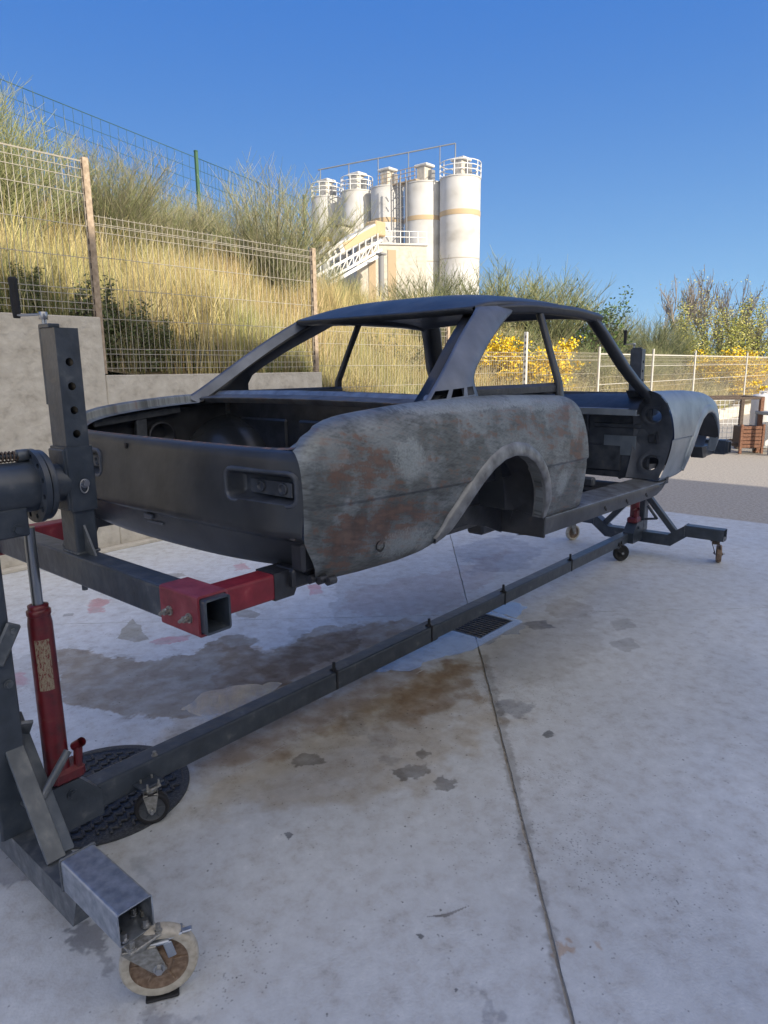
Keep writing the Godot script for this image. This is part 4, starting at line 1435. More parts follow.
		var pil := obj("hinge_pillar", hp, M.inner_grey, car)
		for y in [0.425, 0.15]:
			b = MB.new()
			var up := V(0, 1, -0.42 if y > 0.3 else 0.5).normalized()
			var nrm := up.cross(Vector3.RIGHT)
			var where := Transform3D(Basis(Vector3.RIGHT, nrm if nrm.z > 0 else -nrm, up), V(s * 0.722, y, 1.757 if y > 0.3 else 1.752))
			b.lathe([Vector2(0.078, 0.001), Vector2(0.072, 0.005), Vector2(0.052, 0.005), Vector2(0.046, 0.0), Vector2(0.046, -0.03)], 28, where)
			obj("access_hole_rim", b, M.inner_grey, pil)
		b = MB.new()
		b.box(V(s * 0.72, 0.29, 1.772), Vector3(0.05, 0.05, 0.012), 0.004)
		b.box(V(s * 0.745, 0.30, 1.768), Vector3(0.016, 0.07, 0.012), 0.004)
		obj("check_strap_plate", b, M.inner_metal, pil)
		# roof pillars
		# rear pillar: outer skin with three slots at its foot, inner skin behind it
		var fr := [[0.0, 0.728, 0.602, -0.115], [0.12, 0.715, 0.655, -0.125], [0.42, 0.662, 0.773, 0.021], [0.62, 0.625, 0.845, 0.156], [0.80, 0.594, 0.905, 0.28], [0.92, 0.583, 0.938, 0.35], [1.0, 0.562, 0.968, 0.41]]
		var re := [[0.0, 0.706, 0.588, -0.44], [0.12, 0.686, 0.640, -0.355], [0.42, 0.640, 0.755, -0.185], [0.62, 0.598, 0.848, -0.045], [0.80, 0.562, 0.925, 0.085], [0.92, 0.540, 0.958, 0.145], [1.0, 0.520, 0.978, 0.20]]
		var outer := []
		var tn := 30
		var cn := 12
		for k in tn + 1:
			var t := float(k) / tn
			var A := V(s * spl(fr, t, 1), spl(fr, t, 2), spl(fr, t, 3))
			var B := V(s * spl(re, t, 1), spl(re, t, 2), spl(re, t, 3))
			var row := PackedVector3Array()
			row.append(A + Vector3(-s * 0.045, 0, 0) + (B - A) * 0.10)
			row.append(A + Vector3(-s * 0.010, 0, 0))
			for c in cn + 1:
				var u := float(c) / cn
				var p := A.lerp(B, u)
				p += Vector3(s * 0.016 * (4.0 * u * (1.0 - u)), 0, 0)
				row.append(p)
			row.append(B + Vector3(-s * 0.012, -0.004, -0.012))
			row.append(B + Vector3(-s * 0.05, -0.03, -0.05))
			outer.append(row)
		b = MB.new()
		b.grid(outer, false, func(r, c): return r >= 1 and r <= 2 and ((c >= 3 and c <= 4) or (c >= 6 and c <= 8) or (c >= 10 and c <= 12)))
		var cp := obj("rear_pillar", b, M.pillar_metal, car)
		b = MB.new()
		rows = []
		for k in 11:
			var t := k / 10.0
			var A := V(s * spl(fr, t, 1), spl(fr, t, 2), spl(fr, t, 3))
			var B := V(s * spl(re, t, 1), spl(re, t, 2), spl(re, t, 3))
			rows.append(PackedVector3Array([A + Vector3(-s * 0.045, 0, 0) + (B - A) * 0.10, A + Vector3(-s * 0.075, 0, -0.01), A.lerp(B, 0.5) + Vector3(-s * 0.085, 0, 0), B + Vector3(-s * 0.075, -0.02, -0.02), B + Vector3(-s * 0.05, -0.03, -0.05)]))
		b.grid(rows)
		obj("inner_skin", b, M.inner_metal, cp)
		# centre pillar, thin
		b = loft4([[V(s * 0.722, 0.58, 0.565), V(s * 0.722, 0.58, 0.615), V(s * 0.69, 0.58, 0.615), V(s * 0.69, 0.58, 0.565)], [V(s * 0.712, 0.645, 0.568), V(s * 0.712, 0.645, 0.608), V(s * 0.682, 0.645, 0.608), V(s * 0.682, 0.645, 0.568)], [V(s * 0.648, 0.80, 0.590), V(s * 0.648, 0.80, 0.625), V(s * 0.62, 0.80, 0.625), V(s * 0.62, 0.80, 0.590)], [V(s * 0.580, 0.965, 0.612), V(s * 0.580, 0.965, 0.650), V(s * 0.55, 0.965, 0.650), V(s * 0.55, 0.965, 0.612)]])
		obj("centre_pillar", b, M.primer_dark, car)
		# windscreen pillar
		var wp := []
		for w in [[0.49, 0.738, 1.735, 0.10], [0.53, 0.742, 1.668, 0.10], [0.575, 0.740, 1.592, 0.094], [0.63, 0.725, 1.495, 0.084], [0.71, 0.692, 1.415, 0.080], [0.80, 0.655, 1.35, 0.078], [0.89, 0.618, 1.282, 0.078], [0.945, 0.593, 1.232, 0.080], [0.985, 0.574, 1.16, 0.085]]:
			wp.append([V(s * w[1], w[0], w[2] - 0.012), V(s * (w[1] - 0.034), w[0] + 0.012, w[2] + w[3] * 1.25), V(s * (w[1] - 0.10), w[0] + 0.012, w[2] + w[3] * 1.25), V(s * (w[1] - 0.075), w[0], w[2] - 0.012)])
		b = loft4(wp)
		obj("windscreen_pillar", b, M.primer_dark, car)
		# side rail over the windows, with a drip gutter
		b = MB.new()
		rows = []
		for k in 17:
			var z := lerpf(0.22, 1.30, k / 16.0)
			var y := spline([[0.2, 0.945], [0.3, 0.963], [0.45, 0.976], [0.6, 0.982], [0.95, 0.984], [1.3, 0.968]], z)
			var x := spline([[0.2, 0.545], [0.3, 0.560], [0.42, 0.578], [0.7, 0.590], [1.3, 0.578]], z)
			rows.append(PackedVector3Array([V(s * (x - 0.015), y + 0.02, z), V(s * (x + 0.004), y + 0.006, z), V(s * (x + 0.008), y - 0.002, z), V(s * (x + 0.002), y - 0.006, z), V(s * (x - 0.002), y - 0.026, z), V(s * (x - 0.018), y - 0.031, z), V(s * (x - 0.045), y - 0.022, z), V(s * (x - 0.06), y + 0.005, z)]))
		b.grid(rows)
		obj("roof_rail", b, M.primer_dark, car)
		# waist rail under the side windows
		b = MB.new()
		b.box(V(s * 0.682, (0.617 if s > 0 else 0.59), 0.24), Vector3(0.036, 0.05, 0.72), 0.012)
		obj("waist_rail", b, M.inner_metal, car)
		# rear inner side panel
		b = MB.new()
		b.box(V(s * 0.655, 0.42, 0.30), Vector3(0.02, 0.34, 0.60), 0.006)
		obj("inner_side_panel", b, M.inner_metal, car)
		# boot side wall
		b = MB.new()
		b.grid([PackedVector3Array([V(s * 0.685, 0.50, -0.98), V(s * 0.70, 0.53, -0.7), V(s * 0.70, 0.56, -0.22)]), PackedVector3Array([V(s * 0.695, 0.40, -0.98), V(s * 0.72, 0.40, -0.7), V(s * 0.70, 0.40, -0.22)]), PackedVector3Array([V(s * 0.66, 0.16, -0.94), V(s * 0.70, 0.15, -0.7), V(s * 0.68, 0.15, -0.22)])])
		var bs := obj("boot_side", b, M.inner_metal, car)
		b = MB.new()
		b.bar(V(s * 0.665, 0.50, -0.93), V(s * 0.675, 0.54, -0.5), 0.02, 0.035)
		b.bar(V(s * 0.68, 0.53, -0.70), V(s * 0.66, 0.20, -0.72), 0.03, 0.05, Vector3.FORWARD)
		obj("stiffener", b, M.inner_grey, bs)
		b = MB.new()
		b.lathe([Vector2(0.065, 0.0), Vector2(0.068, 0.015), Vector2(0.055, 0.018), Vector2(0.048, -0.02), Vector2(0.0, -0.03)], 24, Transform3D(Basis(V(0, 0, 1), V(-s, 0, 0), Vector3.UP), V(s * 0.69, 0.42, -0.60)))
		obj("vent_collar", b, M.inner_metal, bs)
	# ---------------- tail
	var prof := [[0.455, -0.985], [0.476, -1.0], [0.484, -1.02], [0.474, -1.036], [0.45, -1.041], [0.414, -1.044], [0.375, -1.047], [0.328, -1.051], [0.29, -1.055], [0.255, -1.060], [0.236, -1.062], [0.228, -1.056], [0.222, -1.040], [0.215, -1.037], [0.17, -1.028], [0.13, -1.012], [0.105, -0.99], [0.092, -0.955], [0.095, -0.90]]
	var cols := [-0.728, -0.722]
	for k in 13:
		cols.append(lerpf(-0.655, -0.365, k / 12.0))
	for k in range(1, 18):
		cols.append(lerpf(-0.365, 0.425, k / 18.0))
	for k in 13:
		cols.append(lerpf(0.425, 0.702, k / 12.0))
	cols += [0.722, 0.728]
	var rows := []
	for p in prof:
		var row := PackedVector3Array()
		for x in cols:
			var u: float = absf(x) / 0.728
			var y: float = p[0] + (0.035 * pow(u, 3.0) if p[0] < 0.2 else 0.0)
			var z: float = p[1] - 0.022 * (1.0 - u * u) + 0.028 * pow(u, 14.0)
			row.append(V(x * (0.985 if p[0] < 0.2 else 1.0), y, z))
		rows.append(row)
	b = MB.new()
	b.grid(rows, false, func(r, c): return r >= 5 and r <= 6 and ((c >= 2 and c <= 13) or (c >= cols.size() - 15 and c <= cols.size() - 4)))
	var tail := obj("tail_panel", b, M.primer_dark, car)
	for s in [1.0, -1.0]:
		var x0 := 0.425 if s > 0 else 0.365
		var x1 := 0.702 if s > 0 else 0.655
		var ring := func(inset: float, deep: float) -> PackedVector3Array:
			var row := PackedVector3Array()
			var rr := MB.rrect(x1 - x0 - inset * 2.0, 0.086 - inset * 2.0, maxf(0.004, 0.02 - inset))
			for p in rr:
				var x: float = s * ((x0 + x1) * 0.5 + p.x)
				var y: float = 0.371 + p.y
				var u: float = absf(x) / 0.728
				row.append(V(x, y, -1.047 - 0.022 * (1.0 - u * u) + 0.028 * pow(u, 14.0) + deep))
			return row
		b = MB.new()
		b.grid([ring.call(-0.014, 0.002), ring.call(-0.010, -0.006), ring.call(-0.002, -0.006), ring.call(0.003, 0.004), ring.call(0.006, 0.05), ring.call(0.02, 0.06)], true)
		var inner: PackedVector3Array = ring.call(0.02, 0.06)
		var poly := PackedVector2Array()
		for p in inner:
			poly.append(Vector2(p.x, p.y))
		var ti := Geometry2D.triangulate_polygon(poly)
		for k in range(0, ti.size(), 3):
			b.tri3(inner[ti[k]], inner[ti[k + 1]], inner[ti[k + 2]])
		var rec := obj("lamp_recess", b, M.inner_grey, tail)
		b = MB.new()
		b.box(V(s * (x0 + 0.15), 0.366, -1.012), Vector3(0.19, 0.046, 0.006), 0.002)
		obj("bulb_plate", b, M.inner_grey, rec)
		for k in 2:
			b = MB.new()
			b.lathe([Vector2(0.018, 0.0), Vector2(0.018, 0.006), Vector2(0.013, 0.007), Vector2(0.012, -0.004), Vector2(0.0, -0.005)], 16, Transform3D(Basis(Vector3.RIGHT, V(0, 0, -1), Vector3.UP), V(s * (x0 + 0.11 + k * 0.10), 0.368, -1.016)))
			obj("bulb_socket", b, M.inner_grey, rec)
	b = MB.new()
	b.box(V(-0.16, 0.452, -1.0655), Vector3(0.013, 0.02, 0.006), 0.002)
	obj("painted_hole", b, M.rubber, tail)  # the lock hole, its darkness painted on as a small black box
	b = MB.new()
	b.box(V(-0.02, 0.185, -1.056), Vector3(0.10, 0.008, 0.004), 0.001)
	b.box(V(-0.05, 0.205, -1.062), Vector3(0.05, 0.018, 0.014), 0.003)
	obj("number_plate_tab", b, M.pillar_metal, tail)
	b = MB.new()
	for k in 22:
		var x := lerpf(-0.68, 0.68, k / 21.0)
		b.box(V(x, 0.232 + 0.002 * sin(k * 5.0), -1.064 + 0.022 * (x / 0.728) * (x / 0.728)), Vector3(0.06, 0.006, 0.004), 0.001)
	obj("weld_seam", b, M.seam_rust, tail)
	b = MB.new()
	rows = []
	for k in 25:
		var x := lerpf(-0.715, 0.715, k / 24.0)
		var dz := -0.022 * (1.0 - pow(x / 0.728, 2))
		var up := 0.016 * pow(absf(x) / 0.715, 10.0)
		rows.append(PackedVector3Array([V(x, 0.478 + up, -1.005 + dz), V(x, 0.483 + up, -0.985 + dz), V(x, 0.477 + up, -0.965 + dz), V(x, 0.44, -0.962 + dz)]))
	b.grid(rows)
	obj("boot_ledge", b, M.seam_rust, tail)
	for s in [1.0, -1.0]:
		b = MB.new()
		b.box(V(s * 0.69, 0.17, -0.975), Vector3(0.06, 0.09, 0.10), 0.01)
		b.box(V(s * 0.635, 0.10, -0.95), Vector3(0.09, 0.06, 0.16), 0.008)
		for k in 3:
			b.tube([V(s * (0.715 + k * 0.018), 0.10 - k * 0.004, -0.97 + k * 0.02), V(s * (0.715 + k * 0.018), 0.10 - k * 0.004, -1.0 + k * 0.02)], 0.014, 8)
		obj("bumper_bracket", b, M.inner_metal, car)
	# ---------------- deck in front of the boot, rear window seat
	b = MB.new()
	rows = []
	for k in 25:
		var x := lerpf(-0.69, 0.69, k / 24.0)
		var u := x / 0.71
		var dz := -0.05 * (1.0 - u * u)
		var dy := 0.012 * (1.0 - u * u)
		rows.append(PackedVector3Array([V(x, 0.562 + dy, -0.365 + dz), V(x, 0.582 + dy, -0.385 + dz), V(x, 0.588 + dy, -0.378 + dz), V(x, 0.595 + dy, -0.34 + dz), V(x, 0.604 + dy, -0.30 + dz), V(x, 0.610 + dy, -0.275 + dz), V(x, 0.604 + dy, -0.25 + dz), V(x, 0.56 + dy, -0.24 + dz)]))
	b.grid(rows)
	obj("rear_deck", b, M.deck_metal, car)
	b = MB.new()
	rows = []
	for k in 25:
		var x := lerpf(-0.69, 0.69, k / 24.0)
		var u := x / 0.71
		var dz := -0.05 * (1.0 - u * u)
		var dy := 0.012 * (1.0 - u * u)
		rows.append(PackedVector3Array([V(x, 0.598 + dy, -0.325 + dz), V(x, 0.609 + dy, -0.312 + dz), V(x, 0.616 + dy, -0.297 + dz), V(x, 0.611 + dy, -0.284 + dz), V(x, 0.600 + dy, -0.282 + dz)]))
	b.grid(rows)
	obj("window_lip", b, M.sill_metal, car)
	# bulkhead behind the seats with pressed panels
	b = MB.new()
	b.box(V(0, 0.35, -0.20), Vector3(1.36, 0.44, 0.02), 0.004)
	for x in [-0.42, 0.0, 0.42]:
		b.box(V(x, 0.36, -0.212), Vector3(0.34, 0.26, 0.02), 0.01)
	obj("seat_bulkhead", b, M.inner_metal, car)
	# boot floor with spare wheel well and the domes of the wheel houses
	b = MB.new()
	b.box(V(0, 0.14, -0.60), Vector3(1.30, 0.02, 0.74), 0.004)
	b.box(V(0.0, 0.105, -0.66), Vector3(0.84, 0.05, 0.5), 0.02)
	for k in 5:
		b.box(V(-0.4 + k * 0.2, 0.145, -0.6), Vector3(0.05, 0.012, 0.6), 0.005)
	obj("boot_floor", b, M.inner_metal, car)
	for s in [1.0, -1.0]:
		b = MB.new()
		rows = []
		for k in 25:
			var a := PI * k / 24.0
			var row := PackedVector3Array()
			for j in 13:
				var e := PI * 0.5 * j / 12.0
				row.append(V(s * (0.70 - 0.36 * sin(e)), 0.13 + sin(a) * 0.37 * (0.2 + 0.8 * cos(e)), -0.20 + cos(a) * 0.34 * (0.35 + 0.65 * cos(e))))
			rows.append(row)
		b.grid(rows)
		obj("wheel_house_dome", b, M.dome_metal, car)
	# ---------------- roof
	b = MB.new()
	rows = []
	var under := []
	var skin := []
	for k in 25:
		var t := pow(k / 24.0, 1.35)
		var row := PackedVector3Array()
		var low := PackedVector3Array()
		for j in 29:
			var u := -1.0 + 2.0 * j / 28.0
			var au := absf(u)
			var z0 := 0.05 + 0.09 * pow(au, 3.0)
			var z1 := 1.36 - 0.14 * pow(au, 2.5)
			var z := lerpf(z0, z1, t)
			var hw := spline([[0.0, 0.535], [0.3, 0.572], [0.6, 0.578], [1.0, 0.560]], t)
			var crown := spline([[0.0, 0.950], [0.05, 0.980], [0.11, 1.010], [0.2, 1.036], [0.33, 1.054], [0.5, 1.060], [0.75, 1.052], [0.92, 1.030], [1.0, 1.004]], t)
			var edge := spline([[0.0, 0.962], [0.08, 0.982], [0.2, 0.993], [0.5, 1.003], [0.8, 0.996], [1.0, 0.974]], t)
			var y := lerpf(crown, edge, pow(au, 3.2))
			row.append(V(u * hw, y, z))
			low.append(V(u * (hw - 0.03), y - 0.022 - 0.004 * (1.0 if k == 0 or k == 24 else 0.0), z + (0.02 if k == 0 else (-0.02 if k == 24 else 0.0))))
		var skirt := PackedVector3Array()
		for q in [[-1.0, -0.008, 0.034], [-1.0, 0.004, 0.014]]:
			skirt.append(row[0] + Vector3(q[0] * q[1], -q[2], 0))
		skirt.append_array(row)
		for q in [[1.0, 0.004, 0.014], [1.0, -0.008, 0.034]]:
			skirt.append(row[28] + Vector3(q[0] * q[1], -q[2], 0))
		rows.append(row)
		skin.append(skirt)
		under.append(low)
	b.grid(skin)
	var roof := obj("roof", b, M.roof_metal, car)
	b = MB.new()
	b.grid(under)
	obj("roof_lining", b, M.inner_metal, roof)
	# window headers close the gap between skin and lining
	for e in [0, 24]:
		b = MB.new()
		var mid := PackedVector3Array()
		var low2 := PackedVector3Array()
		for j in 29:
			var o: float = -0.018 if e == 0 else 0.018
			mid.append(rows[e][j] + Vector3(0, -0.012 if e else -0.010, 0) + V(0, 0, o))
			low2.append(rows[e][j] + Vector3(0, -0.028 if e else -0.030, 0) + V(0, 0, -o * 0.4))
		b.grid([rows[e], mid, low2, under[e]])
		obj("window_header", b, M.primer_dark, roof)
	# ---------------- cowl, dash, bulkhead, floor
	b = MB.new()
	rows = []
	for k in 21:
		var x := lerpf(-0.70, 0.70, k / 20.0)
		var dz := 0.10 * (1.0 - pow(x / 0.7, 2))
		rows.append(PackedVector3Array([V(x, 0.47, 1.56 + dz * 0.5), V(x, 0.50, 1.58 + dz), V(x, 0.535, 1.66 + dz), V(x, 0.552, 1.70 + dz), V(x, 0.555, 1.84 + dz * 0.6), V(x, 0.52, 1.88 + dz * 0.4)]))
	b.grid(rows)
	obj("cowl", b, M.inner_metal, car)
	b = MB.new()
	b.box(V(0, 0.455, 1.575), Vector3(1.38, 0.042, 0.012), 0.003)
	b.box(V(0, 0.437, 1.60), Vector3(1.38, 0.006, 0.05), 0.002)
	obj("dash_rail", b, M.fender_metal, car)
	b = MB.new()
	b.box(V(0, 0.30, 1.80), Vector3(1.40, 0.52, 0.02), 0.005)
	b.box(V(0.42, 0.16, 1.785), Vector3(0.22, 0.16, 0.02), 0.006)
	b.box(V(0.50, 0.36, 1.783), Vector3(0.30, 0.03, 0.02), 0.006)
	b.box(V(0.30, 0.30, 1.783), Vector3(0.03, 0.30, 0.02), 0.006)
	obj("front_bulkhead", b, M.inner_grey, car)
	b = MB.new()
	b.box(V(0.52, 0.24, 1.779), Vector3(0.20, 0.12, 0.004), 0.001)
	obj("bare_patch", b, M.fender_metal, car)
	b = MB.new()
	b.box(V(0, 0.0, 1.06), Vector3(1.30, 0.02, 1.48), 0.004)
	b.box(V(0, 0.07, 0.85), Vector3(0.28, 0.14, 1.9), 0.03)
	b.box(V(0, 0.12, 0.06), Vector3(1.10, 0.20, 0.52), 0.03)
	for s in [1.0, -1.0]:
		b.box(V(s * 0.42, -0.03, 1.06), Vector3(0.09, 0.06, 1.44), 0.01)
		for k in 5:
			b.box(V(s * 0.40, 0.016, 0.5 + k * 0.22), Vector3(0.34, 0.012, 0.05), 0.004)
	obj("floor_pan", b, M.inner_metal, car)
	b = MB.new()
	b.box(V(0.40, 0.14, 1.0), Vector3(0.34, 0.03, 0.05), 0.008)
	b.box(V(0.40, 0.08, 1.3), Vector3(0.36, 0.05, 0.05), 0.008)
	obj("seat_rail", b, M.inner_grey, car)
	# nose: lamp panel, cross member
	b = MB.new()
	rows = []
	for k in 21:
		var x := lerpf(-0.66, 0.66, k / 20.0)
		var u := x / 0.66
		var dz := 0.05 * (1.0 - u * u)
		rows.append(PackedVector3Array([V(x, 0.44, 2.96 + dz), V(x, 0.43, 3.0 + dz), V(x, 0.37, 3.05 + dz), V(x, 0.30, 3.06 + dz), V(x, 0.20, 3.05 + dz), V(x, 0.13, 3.0 + dz)]))
	b.grid(rows)
	obj("nose_panel", b, M.fender_metal, car)
	b = MB.new()
	b.box(V(0, 0.10, 2.86), Vector3(1.1, 0.09, 0.16), 0.015)
	b.box(V(0, 0.08, 2.45), Vector3(1.0, 0.08, 0.14), 0.015)
	obj("cross_member", b, M.inner_metal, car)


func spl(keys: Array, t: float, column: int) -> float:
	var k2 := []
	for k in keys:
		k2.append([k[0], k[column]])
	return spline(k2, t)


# ------------------------------------------------------------------ rotisserie
func castor(parent: Node, pad: Vector3, hub: Vector3, axis: Vector3, r: float, wide: float, tyre: Material, core: Material, fork: Material, braked: bool) -> void:
	axis = Vector3(axis.x, 0, axis.z).normalized()
	var b := MB.new()
	b.box(pad + Vector3(0, -0.004, 0), Vector3(r * 0.95, 0.008, r * 0.95), 0.002)
	b.lathe([Vector2(r * 0.36, 0), Vector2(r * 0.40, -0.006), Vector2(r * 0.36, -0.022), Vector2(r * 0.2, -0.024)], 20, Transform3D(Basis(), pad + Vector3(0, -0.008, 0)))
	for q in [[-1, -1], [1, -1], [1, 1], [-1, 1]]:
		b.bolt(pad + Vector3(q[0] * r * 0.36, 0.0, q[1] * r * 0.36), Vector3.UP, r * 0.07, 0.022)
	var o := obj("castor", b, fork, parent)
	# fork cheeks
	b = MB.new()
	var top := pad + Vector3(0, -0.03, 0)
	var fd := Vector3(hub.x - pad.x, 0, hub.z - pad.z)
	if fd.length() < 0.01:
		fd = axis.cross(Vector3.UP)
	fd = (fd - axis * fd.dot(axis)).normalized()
	for s in [-1.0, 1.0]:
		var off: Vector3 = axis * s * (wide * 0.5 + 0.008)
		var up1 := top + off + fd * r * 0.42
		var up2 := top + off - fd * r * 0.42
		var lo1 := hub + off + fd * r * 0.20 + Vector3(0, -r * 0.06, 0)
		var lo2 := hub + off - fd * r * 0.20 + Vector3(0, -r * 0.06, 0)
		var t := axis * 0.0025
		var ring1 := [up1, up2, lo2, hub + off + Vector3(0, -r * 0.22, 0), lo1]
		for k in 5:
			var k2 := (k + 1) % 5
			b.quad(ring1[k] + t, ring1[k2] + t, ring1[k2] - t, ring1[k] - t)
		for e in [-1.0, 1.0]:
			var m: Vector3 = (up1 + up2 + lo1 + lo2) * 0.25 + t * e
			for k in 5:
				b.tri3(m, ring1[k] + t * e, ring1[(k + 1) % 5] + t * e)
	b.box(top + Vector3(0, 0.002, 0), Vector3(r * 0.84, 0.006, wide + 0.02), 0.002, Basis(fd, Vector3.UP, fd.cross(Vector3.UP)))
	obj("fork", b, fork, o)
	# wheel
	var xf := Transform3D(Basis(fd, axis, fd.cross(axis)), hub)
	b = MB.new()
	var h := wide * 0.5
	b.lathe([Vector2(r * 0.74, -h * 0.8), Vector2(r * 0.90, -h), Vector2(r * 0.97, -h * 0.75), Vector2(r, -h * 0.3), Vector2(r, h * 0.3), Vector2(r * 0.97, h * 0.75), Vector2(r * 0.90, h), Vector2(r * 0.74, h * 0.8)], 36, xf)
	var w := obj("wheel", b, tyre, o)
	b = MB.new()
	b.lathe([Vector2(r * 0.76, h * 0.8), Vector2(r * 0.70, h * 0.45), Vector2(r * 0.36, h * 0.35), Vector2(r * 0.34, h * 0.8), Vector2(r * 0.26, h * 1.0), Vector2(0, h)], 30, xf)
	b.lathe([Vector2(r * 0.76, -h * 0.8), Vector2(r * 0.70, -h * 0.45), Vector2(r * 0.36, -h * 0.35), Vector2(r * 0.34, -h * 0.8), Vector2(r * 0.26, -h), Vector2(0, -h)], 30, xf)
	for k in 6:
		var a := TAU * k / 6.0
		var p := xf * Vector3(cos(a) * r * 0.52, 0, sin(a) * r * 0.52)
		b.box(p, Vector3(r * 0.40, wide * 0.62, r * 0.05), 0.002, xf.basis * Basis(Vector3.UP, -a))
	obj("hub", b, core, w)
	b = MB.new()
	for s in [-1.0, 1.0]:
		b.bolt(hub + axis * s * (h + 0.010), axis * s, r * 0.10, 0.014)
	obj("axle_nut", b, M.zinc, w)
	if braked:
		b = MB.new()
		var p1 := top + fd * r * 0.75 + Vector3(0, 0.004, 0)
		b.bar(top + fd * r * 0.1 + Vector3(0, 0.002, 0), p1, wide + 0.012, 0.010, Vector3.UP, 0.003)
		b.bar(p1 - fd * 0.004, p1 + fd * r * 0.34 + Vector3(0, r * 0.10, 0), wide * 0.9, 0.007, Vector3.UP, 0.003)
		b.bar(p1 + fd * r * 0.32 + Vector3(0, r * 0.095, 0) + axis * wide * 0.2, p1 + fd * r * 0.58 + Vector3(0, r * 0.12, 0) + axis * wide * 0.2, wide * 0.4, 0.006, Vector3.UP, 0.002)
		b.bar(p1 - fd * 0.006 + axis * (h + 0.004), p1 + fd * r * 0.05 + Vector3(0, -r * 0.45, 0) + axis * (h + 0.004), 0.005, r * 0.22, fd, 0.002)
		obj("brake_pedal", b, M.galvanised, o)


func drill(body: Node, at: Vector3, turn: Basis, r: float, long: float) -> void:
	var h := CSGCylinder3D.new()
	h.name = "hole"
	h.operation = CSGShape3D.OPERATION_SUBTRACTION
	h.radius = r
	h.height = long
	h.sides = 20
	h.transform = Transform3D(turn, at)
	h.material = M.anthracite
	body.add_child(h, true)


# a lumpy bead along a seam
func weld(b: MB, path: Array, r := 0.005) -> void:
	var pts := []
	var rad := []
	for i in path.size() - 1:
		var n := maxi(2, int(path[i].distance_to(path[i + 1]) / 0.006))
		for k in n:
			pts.append(path[i].lerp(path[i + 1], float(k) / n))
			rad.append(r * rng.randf_range(0.65, 1.25))
	pts.append(path[path.size() - 1])
	rad.append(r)
	b.tube(pts, rad, 6)


